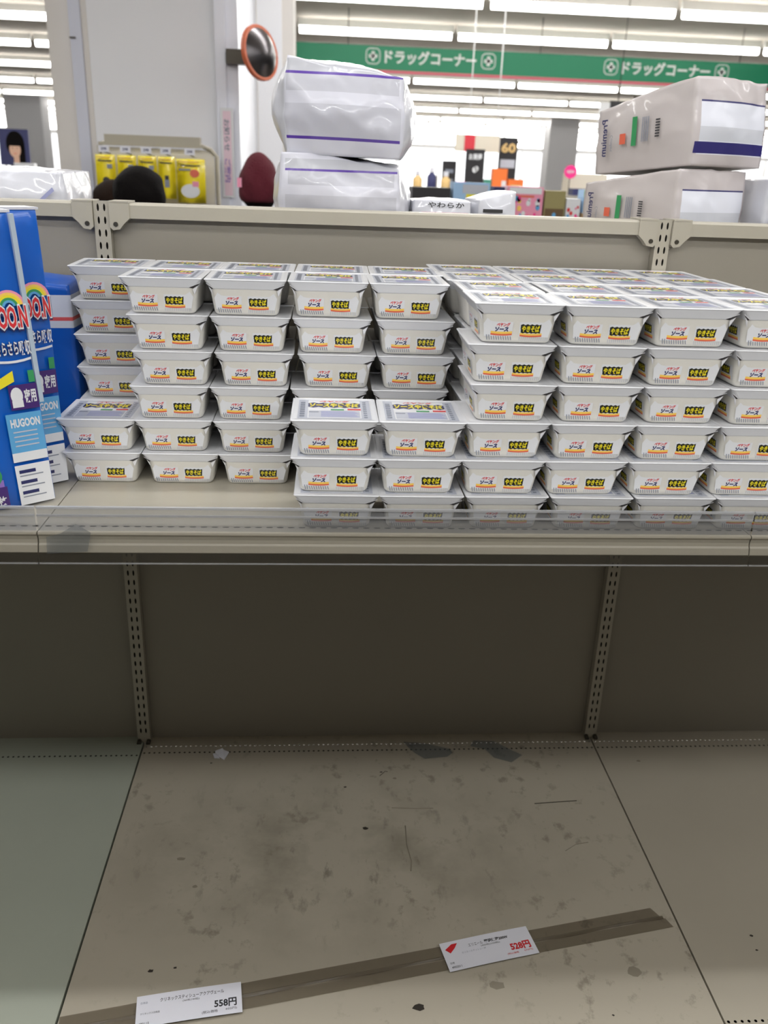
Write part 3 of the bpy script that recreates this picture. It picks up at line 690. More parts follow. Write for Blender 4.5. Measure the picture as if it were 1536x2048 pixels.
blue_pack('nappy_pack', 'tall blue nappy pack with rainbow print, tucked behind the foremost one', (-0.616, -0.352, SZ + 0.001), math.radians(41), 0.012)
banded('film_blue_white', (10, 86, 184), [(0, 1, 0, 1, 0.72, 0.90, (214, 218, 230)), (0, 1, 0, 1, 0.76, 0.78, (220, 90, 90))], 0.35, 0.5, 12)
pack('nappy_pack', 'blue nappy pack with a white band, lying deeper on the shelf by the uprights', 'pack', 0.20, 0.15, 0.335, ('film_blue_white',) * 3, (-0.735, -0.10, SZ + 0.001), 0.05, None, seed=11, rnd=0.12, nz=0.004)

# ================================================================== on the base deck
def flat(z=0.001): return lambda u, v, off=0.0: (u, v, z + off)
# loose clear price rail lying across the deck
ang = math.atan2(0.153, 0.852); L0 = Vector((-0.600, -0.824)); 
PRo = thing('loose_price_rail', 'loose clear grey price rail strip lying slantwise across the bottom deck', 'price rail', (-0.010, -0.7185, 0.0008), ang)
q = MB(); q.poly([(-0.592, 0.003, 0.0016), (0.588, 0.003, 0.0016), (0.580, 0.0275, 0.0008), (-0.592, 0.0275, 0.0008)], 'strip_clear'); q.build('rail_flap', PRo)
q = MB(); q.poly([(-0.590, -0.0275, 0.0008), (0.602, -0.0275, 0.0008), (0.596, -0.0045, 0.0018), (-0.590, -0.0045, 0.0018)], 'strip_clear'); q.build('rail_back', PRo)
q = MB()
N = 40
for k in range(N):
    a = -0.590 + 1.182 * k / N; b = -0.590 + 1.182 * (k + 1) / N
    wa = 0.0012 * math.sin(k * 0.9); wb_ = 0.0012 * math.sin((k + 1) * 0.9)
    q.poly([(a, -0.0045 + wa, 0.0022), (b, -0.0045 + wb_, 0.0022), (b, 0.0, 0.0040), (a, 0.0, 0.0040)], 'strip_fold')
    q.poly([(a, 0.0, 0.0040), (b, 0.0, 0.0040), (b, 0.0035, 0.0018), (a, 0.0035, 0.0018)], 'strip_clear')
q.build('rail_fold', PRo)
def card(name, label, loc, rz, w, h, fill):
    o = thing(name, label, 'price card', loc, rz)
    n = 8; q = MB()
    ring = lambda z: [(-w / 2 + w * k / n, -h / 2, z + 0.0012 * math.sin(PI * k / n)) for k in range(n + 1)] + [(w / 2 - w * k / n, h / 2, z + 0.0012 * math.sin(PI * (n - k) / n)) for k in range(n + 1)]
    q.loft([ring(0), ring(0.0005)], 'card_white', caps=False)
    for k in range(n):
        a = -w / 2 + w * k / n; b = a + w / n; za = 0.0012 * math.sin(PI * k / n); zb2 = 0.0012 * math.sin(PI * (k + 1) / n)
        q.poly([(a, -h / 2, 0.0005 + za), (b, -h / 2, 0.0005 + zb2), (b, h / 2, 0.0005 + zb2), (a, h / 2, 0.0005 + za)], 'card_white')
        q.poly([(a, -h / 2, za), (a, h / 2, za), (b, h / 2, zb2), (b, -h / 2, zb2)], 'card_white')
    q.build('card_sheet', o); t_ = MB()
    F = lambda u, v, off=0.0: (u, v, 0.0008 + 0.0012 * math.sin(PI * (u + w / 2) / w) + off)
    fill(t_, F); t_.build('card_print', o); return o
def c1(t_, F):
    t_.text('クリネックスティシューアクアヴェール', 'print_ink', F, -0.052, 0.062, 0.013, 0.0215, 0.01)
    t_.text('(360枚(180組))', 'print_ink', F, -0.012, 0.018, 0.006, 0.011, 0.0)
    t_.text('558円', 'print_ink', F, 0.044, 0.084, -0.016, 0.001, 0.03)
    t_.text('(税込価格', 'print_ink', F, 0.022, 0.050, -0.0255, -0.019, 0.0); t_.text('602円)', 'print_ink', F, 0.064, 0.084, -0.024, -0.0185, 0.0)
    t_.text('クリネックス日用品', 'print_ink', F, -0.086, -0.052, -0.008, -0.004, 0.0); t_.text('490115', 'print_ink', F, -0.088, -0.070, -0.027, -0.023, 0.0)
    t_.text('日用品', 'print_grey', F, -0.086, -0.074, 0.014, 0.018, 0.0)
def c2(t_, F):
    t_.poly([F(u, v) for u, v in ((-0.086, 0.016), (-0.070, 0.026), (-0.058, 0.026), (-0.066, 0.016), (-0.078, 0.006))], 'print_red')
    t_.text('エリエール', 'print_ink', F, -0.038, -0.008, 0.012, 0.019, 0.0); t_.text('贅沢保湿200W', 'print_ink', F, -0.004, 0.046, 0.013, 0.021, 0.04)
    t_.text('(400枚(200組))', 'print_ink', F, -0.014, 0.026, 0.006, 0.011, 0.0); t_.text('エリエールティシュー3P', 'print_grey', F, -0.056, -0.006, 0.0, 0.004, 0.0)
    t_.text('528円', 'print_red', F, 0.042, 0.084, -0.017, 0.001, 0.04)
    t_.text('(税込価格', 'print_red', F, 0.030, 0.054, -0.025, -0.020, 0.0); t_.text('570円)', 'print_red', F, 0.066, 0.084, -0.024, -0.0195, 0.0)
    t_.text('日用', 'print_ink', F, -0.086, -0.078, -0.018, -0.014, 0.0); t_.text('4902011', 'print_ink', F, -0.086, -0.066, -0.028, -0.023, 0.01)
card('price_card', 'white price card reading 558 yen in black on the loose rail', (-0.371, -0.783, 0.0052), math.atan2(0.025, 0.186), 0.187, 0.063, c1)
card('price_card', 'white price card reading 528 yen in red on the loose rail', (0.1965, -0.6815, 0.0052), math.atan2(0.037, 0.180), 0.186, 0.066, c2)
# tape residue, scraps, marks
def patch(name, pts, m, label=None, cat=None, parent=None, z=0.0012, kind=None):
    q = MB(); ring = lambda zz: [(x, y, zz) for x, y in pts]
    q.poly(ring(z + 0.0003), m); o = q.build(name, parent)
    if label: tag(o, label, cat)
    return o
patch('tape_scrap', [(0.085, -0.012), (0.150, -0.022), (0.205, -0.045), (0.212, -0.062), (0.195, -0.078), (0.135, -0.086), (0.110, -0.060), (0.095, -0.035)], 'tape_clear',
      'torn grey tape scrap stuck across the pierced rows, nearer the middle', 'tape')
patch('tape_scrap', [(0.275, -0.010), (0.330, -0.014), (0.372, -0.055), (0.395, -0.075), (0.360, -0.105), (0.318, -0.085), (0.300, -0.048), (0.262, -0.035)], 'tape_clear',
      'torn grey tape scrap stuck near the slotted upright', 'tape')
q = MB()
for k, (x, y, s, a) in enumerate(((-0.398, -0.052, 0.013, 0.4), (-0.386, -0.062, 0.015, 1.2), (-0.405, -0.066, 0.010, 2.0))):
    m_ = Matrix.Rotation(a, 3, 'Z'); c_ = Vector((x, y, 0.001))
    pts = [c_ + m_ @ Vector(p) * s for p in ((-1, -.6, 0), (1, -.5, 0.1), (.8, .6, .5), (-.7, .7, .2))]
    q.loft([pts, [p + Vector((0, 0, 0.002)) for p in pts]], 'card_white')
tag(q.build('paper_scrap'), 'crumpled white paper scrap at the back corner of the deck', 'scrap')
random.seed(3)
def blot(cx, cy, r, n=9, sq=0.7): return [(cx + r * random.uniform(.6, 1.2) * math.cos(2 * PI * k / n), cy + sq * r * random.uniform(.6, 1.2) * math.sin(2 * PI * k / n)) for k in range(n)]
for (x, y, r, m) in ((0.018, -0.135, 0.004, 'spot'), (-0.075, -0.19, 0.004, 'spot'), (-0.032, -0.335, 0.007, 'spot'), (-0.415, -0.090, 0.003, 'spot'), (-0.44, -0.42, 0.010, 'scuff'), (-0.40, -0.50, 0.006, 'scuff'),
                     (-0.455, -0.705, 0.006, 'spot'), (-0.41, -0.70, 0.004, 'spot'), (0.045, -0.80, 0.012, 'spot'), (-0.26, -0.828, 0.004, 'spot'), (-0.13, -0.845, 0.007, 'scuff'), (0.20, -0.76, 0.015, 'scuff'),
                     (0.47, -0.74, 0.016, 'scuff'), (0.40, -0.83, 0.003, 'spot'), (0.05, -0.16, 0.006, 'scuff')):
    patch('dirt_spot', blot(x, y, r), m, parent=dk, z=0.0002)
for (x, y, r, m) in ((0.74, -0.665, 0.004, 'spot'), (0.735, -0.70, 0.003, 'spot'), (0.70, -0.105, 0.006, 'scuff')):
    tag(patch('dirt_spot', blot(x, y, r), m, parent=G, z=0.0002))
def scratch(pts, r, m):
    q = MB(); q.tube([(x, y, 0.0004) for x, y in pts], r, m, 5); q.build('scratch', dk)
scratch([(0.385, -0.262), (0.42, -0.259), (0.492, -0.254)], 0.0011, 'spot')
scratch([(0.035, -0.268), (0.09, -0.272), (0.135, -0.272)], 0.0008, 'scuff')
scratch([(0.013, -0.150), (0.028, -0.132), (0.034, -0.134)], 0.0007, 'spot')
scratch([(0.062, -0.33), (0.060, -0.39), (0.066, -0.44), (0.062, -0.47)], 0.0012, 'scuff')
scratch([(0.42, -0.42), (0.45, -0.40), (0.48, -0.395)], 0.0007, 'scuff')
# black wire ties at the edge of the next bay
q = MB(); q.tube([(0.790, -0.735, 0.003), (0.805, -0.775, 0.006), (0.822, -0.820, 0.004), (0.835, -0.86, 0.003)], 0.0014, 'wire_black', 6)
q.tube([(0.786, -0.738, 0.004), (0.800, -0.742, 0.008), (0.826, -0.785, 0.005), (0.850, -0.83, 0.003)], 0.0014, 'wire_black', 6)
q.tube([(0.782, -0.742, 0.004), (0.792, -0.730, 0.006), (0.802, -0.738, 0.005)], 0.0018, 'wire_black', 6)
tag(q.build('twist_tie'), 'bent black twist tie lying on the adjoining bottom deck', 'twist tie')

# ================================================================== people behind the shelf
def person(label, x, y, top, hair, coat, rz=0.0, hat=None, hs=1.0):
    H = top - FLOOR; k = H / 1.62
    o = thing('person', label, 'person', (x, y, FLOOR), rz)
    J = {'pel': (0, 0, .88), 'wa': (0, 0, 1.0), 'ch': (0, -.01, 1.18), 'ne': (0, 0, 1.34), 'hb': (0, 0.01, 1.42), 'hm': (0, 0.015, 1.49), 'ht': (0, 0.0, 1.545)}
    R = {'pel': (.15, .11), 'wa': (.12, .09), 'ch': (.16, .10), 'ne': (.055, .055), 'hb': (.062, .075), 'hm': (.074, .090), 'ht': (.052, .062)}
    E_ = [('pel', 'wa'), ('wa', 'ch'), ('ch', 'ne'), ('ne', 'hb'), ('hb', 'hm'), ('hm', 'ht')]
    for s, n in ((-1, 'l'), (1, 'r')):
        J.update({'sh' + n: (s * .17, 0, 1.29), 'el' + n: (s * .22, .0, 1.03), 'wr' + n: (s * .22, .13, .84), 'ha' + n: (s * .22, .17, .80),
                  'hi' + n: (s * .085, 0, .80), 'kn' + n: (s * .095, .02, .45), 'an' + n: (s * .10, -.02, .07), 'to' + n: (s * .11, .13, .03)})
        R.update({'sh' + n: (.06, .06), 'el' + n: (.045, .045), 'wr' + n: (.03, .03), 'ha' + n: (.035, .03), 'hi' + n: (.085, .09), 'kn' + n: (.06, .06), 'an' + n: (.04, .045), 'to' + n: (.035, .03)})
        E_ += [('ch', 'sh' + n), ('sh' + n, 'el' + n), ('el' + n, 'wr' + n), ('wr' + n, 'ha' + n), ('pel', 'hi' + n), ('hi' + n, 'kn' + n), ('kn' + n, 'an' + n), ('an' + n, 'to' + n)]
        for fi in range(5):
            fn = 'f%s%d' % (n, fi); fx = s * .22 + (fi - 2) * .016; ln = (.045, .07, .078, .072, .055)[fi]
            if fi == 0: fx = s * .22 - s * .035
            elif s > 0: fx = s * .22 + (fi - 2.5) * .016
            else: fx = s * .22 - (fi - 2.5) * .016
            J[fn] = (fx, .19 + ln * .4, .785 - ln * .25); J[fn + 't'] = (fx, .19 + ln * .7, .775 - ln * .8)
            R[fn] = (.009, .009); R[fn + 't'] = (.007, .007); E_ += [('ha' + n, fn), (fn, fn + 't')]
    names = list(J); me = bpy.data.meshes.new('body'); me.from_pydata([Vector(J[n]) * k for n in names], [(names.index(a), names.index(b)) for a, b in E_], [])
    b = link('body_src', me); sk = b.modifiers.new('skin', 'SKIN'); sk.use_smooth_shade = True
    for i, n in enumerate(names):
        v = me.skin_vertices[0].data[i]; v.radius = (R[n][0] * k, R[n][1] * k); v.use_root = (n == 'pel')
    ss = b.modifiers.new('sub', 'SUBSURF'); ss.levels = 1; ss.render_levels = 1
    dg = bpy.context.evaluated_depsgraph_get(); dg.update(); m2 = bpy.data.meshes.new_from_object(b.evaluated_get(dg)); bpy.data.objects.remove(b)
    m2.materials.clear(); m2.materials.append(M['skin']); m2.materials.append(M[coat]); m2.materials.append(M['coat_dark'])
    for p in m2.polygons:
        z = p.center.z / k; yy = p.center.y / k
        p.material_index = 0 if (z > 1.335 or (yy > .115 and .6 < z < .86)) else (1 if z > .86 or (abs(p.center.x / k) > .17 and z > .7) else 2)
        p.use_smooth = True
    link('body', m2, o)
    # face (looks along +y): nose, eyes, mouth, ears
    q = MB(); hz = 1.475 * k
    q.loft([[(-.008, .098, hz + .012), (.008, .098, hz + .012), (.0, .104, hz + .02)], [(-.014, .100, hz - .022), (.014, .100, hz - .022), (0, .122, hz - .016)]], 'skin', smooth=True)
    for s in (-1, 1):
        q.loft([[(s * .032 + .012 * math.cos(t * PI / 4), .094, hz + .012 + .006 * math.sin(t * PI / 4)) for t in range(8)], [(s * .032 + .010 * math.cos(t * PI / 4), .098, hz + .012 + .004 * math.sin(t * PI / 4)) for t in range(8)]], 'print_ink')
        q.loft([[(s * .074, -.012, hz - .02), (s * .074, .012, hz - .02), (s * .076, .016, hz + .02), (s * .076, -.014, hz + .02)], [(s * .086, -.010, hz - .016), (s * .086, .006, hz - .016), (s * .092, .008, hz + .018), (s * .092, -.014, hz + .018)]], 'skin')
    q.loft([[(-.022, .094, hz - .045), (.022, .094, hz - .045), (.018, .094, hz - .037), (-.018, .094, hz - .037)], [(-.02, .101, hz - .044), (.02, .101, hz - .044), (.016, .101, hz - .038), (-.016, .101, hz - .038)]], 'print_coral')
    q.build('face', o)
    # hair: a cap over crown, sides and nape with strand relief
    def cap(r0, cz, low, m, name, squash=1.0, top_lift=0.0):
        bm = bmesh.new(); bmesh.ops.create_uvsphere(bm, u_segments=40, v_segments=26, radius=1.0)
        dele = []
        for v in bm.verts:
            x_, y2, z_ = v.co
            if z_ < low or (y2 > 0.55 and z_ < 0.35): dele.append(v)
        bmesh.ops.delete(bm, geom=dele, context='VERTS')
        for v in bm.verts:
            x_, y2, z_ = v.co; n_ = noise.noise(Vector((math.atan2(y2, x_) * 9, z_ * 2, 1.0))) * 0.02 + noise.noise(Vector((x_ * 2.2 + x, y2 * 2.2, z_ * 2.2))) * 0.10
            zz = z_ * (1 + top_lift * max(0, z_))
            v.co = Vector((x_ * r0 * (1 + n_), y2 * r0 * 1.12 * (1 + n_), cz + zz * r0 * squash))
        for f in bm.faces: f.smooth = True
        me_ = bpy.data.meshes.new(name); bm.to_mesh(me_); bm.free(); me_.materials.append(M[m])
        ob = link(name, me_, o); so = ob.modifiers.new('s', 'SOLIDIFY'); so.thickness = 0.006; return ob
    r0 = 0.098 * hs; cz = H - r0 * 1.0
    if hat: 
        cap(0.088, H - 0.165, -0.9, hair, 'hair')
        cap(0.095, H - 0.152, -0.62, hat, 'beanie', 1.12, 0.45)
        q = MB(); q.box(-0.092, -0.072, -0.075, -0.066, H - 0.150, H - 0.110, 'print_pink'); tg = q.build('hat_tag', o)
    else: cap(r0, cz, -0.85, hair, 'hair')
    return o
person('person with full black hair facing away towards the yellow packets', -0.868, 1.78, 1.412, 'hair_black', 'coat_dark', 0.1, hs=1.06)
person('shorter person with dark brown hair standing partly hidden beside black-haired shopper', -1.052, 2.15, 1.352, 'hair_brown', 'coat_grey', -0.2, hs=0.95)
person('person in a dark maroon knitted beanie by the white pier', -0.437, 2.35, 1.485, 'hair_black', 'coat_navy', 0.0, hat='knit_maroon')

# ================================================================== peg rack with yellow packets
RK = thing('peg_rack', 'cream peg display rack fixed in front of the white column', 'display rack', (-1.02, 3.02, 0))
q = MB(); q.box(-0.255, 0.235, 0.0, 0.06, 1.518, 1.556, 'cream_metal'); q.box(-0.285, 0.255, -0.012, 0.07, 1.505, 1.518, 'cream_metal'); q.build('header_bar', RK)
q = MB(); q.tube([(-0.29, 0.03, FLOOR), (-0.29, 0.03, 1.50), (-0.27, 0.03, 1.515), (0.24, 0.03, 1.515), (0.285, 0.03, 1.50), (0.318, 0.03, 1.465), (0.325, 0.03, FLOOR)], 0.011, 'cream_metal', 10); q.build('rack_frame', RK)
q = MB(); q.box(-0.28, 0.30, 0.04, 0.05, FLOOR + 0.05, 1.495, 'warm_paint'); q.build('rack_panel', RK)
q = MB(); q.box(-0.32, 0.34, -0.16, 0.16, FLOOR, FLOOR + 0.05, 'cream_metal'); q.build('rack_base', RK)
PX = [(-0.238, 0.100, 0), (-0.130, 0.096, 1), (-0.026, 0.096, 2), (0.072, 0.088, 3), (0.194, 0.146, 4)]
for i, (x, wd, k) in enumerate(PX):
    q = MB(); q.tube([(x, 0.04, 1.462), (x, -0.10, 1.470)], 0.003, 'bolt', 6); hk = q.build('peg_hook', RK)
    q = MB(); q.box(x - 0.026, x + 0.026, -0.104, -0.101, 1.468, 1.500, 'card_white')
    q.text('298', 'print_navy', lambda u, v, off=0.0: (u, -0.1045 - off, v), x - 0.014, x + 0.014, 1.478, 1.491, 0.03); q.build('hook_price_tag', hk)
NAMES = ['yellow hanging packet with a black round tool, first on the peg rack', 'yellow hanging packet half hidden by black hair, second on the peg rack',
         'yellow hanging packet with a dark knob picture, middle of the peg rack', 'narrow yellow hanging packet with a grey bottle picture',
         'wide yellow hanging packet with a pink ribbon picture']
for i, (x, wd, k) in enumerate(PX):
    o = thing('hanging_packet', NAMES[i], 'packet', (-1.02 + x, 3.02 - 0.085, 1.252 if i < 4 else 1.235), 0, 'yellow packets on the peg rack')
    h = 0.205 if i < 4 else 0.215
    q = MB(); n = 6
    rings = []
    for j in range(7):
        zz = h * j / 6; dp = 0.004 + 0.012 * math.sin(PI * j / 6)
        rings.append([(-wd / 2, 0, zz), (0, -dp, zz), (wd / 2, 0, zz), (0, dp * 0.5, zz)])
    q.loft(rings, 'pack_yellow', smooth=True); q.build('pouch', o)
    F = lambda u, v, off=0.0: (u, -0.0175 - off, v)
    q = MB(); q.rect('print_ink', F, -wd * .34, wd * .34, h * .84, h * .87)
    q.rect('print_orange', F, -wd * .42, wd * .3, h * .92, h * .95)
    if i in (0, 1, 2): q.poly([F(0.012 + 0.018 * math.cos(t * PI / 7) - 0.01, h * .40 + 0.016 * math.sin(t * PI / 7)) for t in range(14)], 'print_ink'); q.rect('print_grey', F, wd * .1, wd * .36, h * .68, h * .78)
    if i == 3: q.rect('print_grey', F, -0.012, 0.012, h * .28, h * .46); q.rect('print_ink', F, -0.010, 0.010, h * .46, h * .56)
    if i == 4:
        q.poly([F(-0.004 + 0.048 * math.cos(t * PI / 8), h * .28 + 0.034 * math.sin(t * PI / 8)) for t in range(16)], 'print_white'); q.poly([F(0.02 + 0.024 * math.cos(t * PI / 8), h * .68 + 0.02 * math.sin(t * PI / 8), .001) for t in range(16)], 'print_coral')
        q.rect('print_pink', F, 0.008, 0.04, h * .38, h * .50, 0.001); q.rect('print_grey', F, -wd * .4, wd * .0, h * .74, h * .78)
    q.build('packet_print', o)

# ================================================================== convex mirror on the column edge
MR = thing('convex_mirror', 'round convex security mirror with an orange rim on the column corner', 'mirror', (-0.463, 3.02, 1.962))
MRR = (math.radians(-8), math.radians(4), math.radians(52))
q = MB(); rings = []
for j in range(8):
    a = j / 7 * 0.62; rr = 0.120 * math.sin(a) / math.sin(0.62); yy = -0.05 * (math.cos(a) - math.cos(0.62)) / (1 - math.cos(0.62))
    rings.append([(max(rr, .001) * math.cos(t * 2 * PI / 36), yy, max(rr, .001) * math.sin(t * 2 * PI / 36)) for t in range(36)])
q.loft(rings, 'mirror_face', caps=False, smooth=True); q.build('mirror_dome', MR).rotation_euler = MRR
q = MB(); q.loft([[(r1 * math.cos(t * 2 * PI / 36), y1, r1 * math.sin(t * 2 * PI / 36)) for t in range(36)] for r1, y1 in ((.119, -.006), (.127, -.006), (.130, 0), (.128, .016), (.02, .03))], 'mirror_rim', caps=True, smooth=False); q.build('mirror_rim', MR).rotation_euler = MRR
q = MB(); q.tube([(-0.02, 0.02, 0), (-0.06, 0.10, 0), (-0.095, 0.262, 0)], 0.009, 'bolt', 8); q.box(-0.195, -0.085, 0.20, 0.269, -0.035, 0.035, 'bolt'); q.build('mount_arm', MR)

# pink notice strip on the corner trim
q = MB(); q.box(-0.70, -0.632, 3.255, 3.262, 1.26, 1.715, 'print_white'); o = tag(q.build('notice_strip'), 'tall narrow pink and white notice strip on the column corner', 'notice')
q = MB(); F = lambda u, v, off=0.0: (u, 3.2545 - off, v); mat('notice_pink', (236, 208, 220), .6)
q.rect('notice_pink', F, -0.688, -0.644, 1.27, 1.70); q.text('お知らせ', 'print_grey', lambda u, v, o_: F(v, u, o_), 1.66, 1.50, -0.684, -0.652, 0.02, 0, .001); q.text('ご案内', 'print_mauve', lambda u, v, o_: F(v, u, o_), 1.46, 1.34, -0.684, -0.652, 0.02, 0, .001); q.build('notice_print', o)

# ================================================================== green hanging sign
SG = thing('aisle_sign', 'long green hanging sign with white katakana lettering and crosses', 'sign', (0, 12, 0))
q = MB(); q.box(-0.54, 9.6, 0, 0.06, 2.800, 3.112, 'sign_green'); q.build('sign_board', SG)
q = MB(); q.box(-0.54, 9.6, -0.006, 0.066, 2.766, 2.800, 'sign_pink'); q.build('sign_stripe', SG)
q = MB(); F = lambda u, v, off=0.0: (u, -0.004 - off, v)
def cross(cx):
    n = 16
    out = []; inn = []
    for k in range(n):
        a = 2 * PI * k / n + PI / 16; r = 0.105 / max(abs(math.cos(a)), abs(math.sin(a))) ** 0.75
        out.append((cx + r * math.cos(a), 2.975 + r * math.sin(a))); inn.append((cx + (r - .012) * math.cos(a), 2.975 + (r - .012) * math.sin(a)))
    for k in range(n): q.poly([F(*out[k]), F(*out[(k + 1) % n]), F(*inn[(k + 1) % n]), F(*inn[k])], 'sign_white')
    q.rect('sign_white', F, cx - .022, cx + .022, 2.915, 3.035); q.rect('sign_white', F, cx - .060, cx + .060, 2.953, 2.997)
for x0 in (0.56, 4.06, 7.56):
    for cx_ in (x0, x0 + 1.68):
        q = MB(); cross(cx_); q.build('cross_emblem', SG)
    q = MB(); q.text('ドラッグコーナー', 'sign_white', F, x0 + 0.17, x0 + 1.50, 2.885, 3.065, 0.03, 0, 0.001); q.build('lettering', SG)
q = MB()
for x in (0.2, 3.0, 6.0, 9.0): q.tube([(x, 0.03, 3.11), (x, 0.03, CEIL + 0.1)], 0.006, 'bolt', 6)
q.build('sign_rod', SG)
# hanging cream and red sign on two strings
HS = thing('hanging_sign', 'cream hanging sign with a red block, on two long white strings', 'sign', (1.50, 8, 0))
q = MB(); q.box(-0.24, 0.24, 0, 0.02, 1.66, 1.83, 'cream_sign'); q.build('sign_board', HS)
q = MB(); q.box(-0.14, -0.03, -0.008, -0.001, 1.662, 1.828, 'red_sign'); q.build('sign_block', HS)
for x in (-0.10, 0.20):
    q = MB(); q.tube([(x, 0.01, 1.83), (x, 0.01, CEIL + 0.1)], 0.006, 'string_white', 6); q.build('string', HS)
q = MB(); q.box(0.40, 0.72, 0, 0.03, 0, 0.30, 'black_sign'); q.box(0.28, 0.40, 0, 0.03, -0.08, 0.28, 'print_white'); q.tube([(0.5, 0.015, 0.3), (0.5, 0.015, 1.6)], 0.005, 'bolt', 6)
tag(q.build('dark_sign', None, (2.95, 9.5, 2.03)), 'black and white hanging sign peeking over the beige packs', 'sign')
q = MB(); q.box(0, 0.8, 0, 0.03, 0, 0.45, 'cream_sign'); q.box(0.62, 0.78, -0.01, 0.0, 0, 0.45, 'red_sign'); q.tube([(0.4, 0.015, 0.45), (0.4, 0.015, 1.65)], 0.01, 'bolt', 6)
tag(q.build('hanging_sign', None, (7.4, 22, 1.95)), 'small cream and red sign seen beside the far pillar', 'sign')

# ================================================================== next gondola with small goods
def gond(name, label, x0, x1, y0, y1, top, spine=0):
    o = thing(name, label, 'shelving', (0, 0, 0)); q = MB(); q.box(x0, x1, y0, y1, FLOOR, FLOOR + 0.12, 'panel_metal'); q.build('base_box', o)
    q = MB(); ym = (y0 + y1) / 2; q.box(x0, x1, ym - .02, ym + .02, FLOOR + .12, max(top + 0.0, spine), 'panel_metal'); q.build('spine_panel', o)
    for z in (0.25, 0.7, top):
        q = MB(); q.box(x0, x1, y0, y1, z - 0.02, z, 'cream_metal'); q.build('shelf_board', o)
    return o
gond('display_gondola', 'added unseen cream shelving run behind the viewpoint, shading the bottom deck', -4, 4, -3.35, -2.45, 1.30, 2.10)  # added out of view; its tall spine keeps light off the lower deck
gond('display_gondola', 'cream shelving run across the next aisle, carrying pink and blue boxes', 0.2, 2.2, 2.75, 3.45, 1.20)
gond('display_gondola', 'farther shelving run with bottles and tall black signs', 0.5, 3.6, 7.6, 8.6, 1.26)
gond('display_gondola', 'shelving run beyond the column carrying the portrait poster', -3.6, -2.2, 5.8, 6.6, 1.22)
def small_box(name, label, cat, x, y, z, w, d, h, m, deco=(), group=None):
    o = thing(name, label, cat, (x, y, z), 0, group); q = MB(); q.box(-w / 2, w / 2, 0, d, 0, h, m); q.build('carton', o)
    if deco:
        q = MB(); F = lambda u, v, off=0.0: (u * w / 2, -0.002 - off, v * h)
        for kind, mm, a in deco:
            if kind == 'r': q.rect(mm, F, a[0], a[1], a[2], a[3], a[4] if len(a) > 4 else 0)
            elif kind == 'd':
                for (cx, cy, r) in a: q.poly([F(cx + r * math.cos(t * PI / 5) * h / w * 1.6, cy + r * math.sin(t * PI / 5), 0.001) for t in range(10)], mm)
            elif kind == 't': q.text(a[0], mm, F, a[1], a[2], a[3], a[4], 0.04, 0, 0.002)
        q.build('carton_print', o)
    return o
Y3 = 2.82; Z3 = 1.201
small_box('product_box', 'dark navy box lying behind the low white packs', 'box', 0.42, Y3, Z3, 0.20, 0.2, 0.155, 'black_sign')
small_box('product_box', 'pale blue box with a yellow picture', 'box', 0.63, Y3, Z3, 0.19, 0.15, 0.185, 'sky_box', [('r', 'print_yellow', (-.3, .4, .35, .70)), ('r', 'board_dark', (-.3, .4, .30, .36)), ('r', 'print_pale', (-.5, .9, .72, .95))])
small_box('product_box', 'small dark blue box beside the pink display carton', 'box', 0.775, Y3, Z3, 0.06, 0.1, 0.17, 'navy_box')
random.seed(5)
dots = lambda n: [(random.uniform(-.8, .8), random.uniform(.1, .7), random.uniform(.04, .10)) for _ in range(n)]
small_box('product_box', 'pink display carton with dotted print in front of the pillar', 'box', 0.915, Y3, Z3, 0.19, 0.15, 0.175, 'print_pink', [('r', 'print_white', (-.9, .9, .80, .97)), ('r', 'print_coral', (-.7, .5, .70, .76)), ('d', 'print_white', dots(6)), ('d', 'hot_pink', dots(5)), ('d', 'print_sky', dots(5)), ('d', 'print_orange', dots(4))])
small_box('product_box', 'olive brown product box beside the pink display carton', 'box', 1.075, Y3, Z3, 0.11, 0.14, 0.160, 'olive_box', [('r', 'board_dark', (-.9, .9, .1, .45)), ('d', 'print_sky', [(0, .25, .08), (.5, .15, .06)])])
small_box('product_box', 'white and pink packet with red dots', 'box', 1.175, Y3, Z3, 0.075, 0.1, 0.125, 'print_white', [('d', 'hot_pink', dots(4)), ('d', 'print_red', dots(3)), ('d', 'print_sky', dots(2))])
small_box('cardboard_box', 'plain brown cardboard box on the next shelving run', 'box', 1.315, Y3 - 0.03, Z3, 0.19, 0.15, 0.055, 'card_board', [('r', 'board_dark', (.4, 1, 0, 1))])
small_box('product_box', 'lime and blue product box standing on the cardboard box', 'box', 1.315, Y3 - 0.01, Z3 + 0.0555, 0.18, 0.12, 0.115, 'sky_box', [('r', 'lime_box', (-1, 1, .68, 1)), ('r', 'print_sky', (-1, 1, .50, .68)), ('d', 'hot_pink', dots(3)), ('r', 'tan_box', (.1, .8, .1, .4)), ('d', 'print_yellow', dots(2))])
Y8 = 7.8; Z8 = 1.261
for (x, w, h, m, l) in ((0.86, .10, .16, 'tan_box', 'tan bottle-shaped pack, first beyond the white packs'), (1.01, .10, .20, 'navy_box', 'violet bottle-shaped pack between two tan ones'), (1.16, .10, .16, 'tan_box', 'tan pack beside the violet one')):
    o = thing('product_bottle', l, 'bottle', (x, Y8, Z8)); q = MB()
    q.loft([[(px, py, z) for px, py in ngon(0, 0.05, r, 14)] for r, z in ((w * .46, 0), (w * .5, .02), (w * .5, h * .7), (w * .25, h * .85), (w * .25, h))], m, smooth=True); q.build('bottle_body', o)
    q = MB(); q.loft([[(px, py, z) for px, py in ngon(0, 0.05, w * .27, 12)] for z in (h * .9, h + .03)], 'card_white'); q.build('bottle_cap', o)
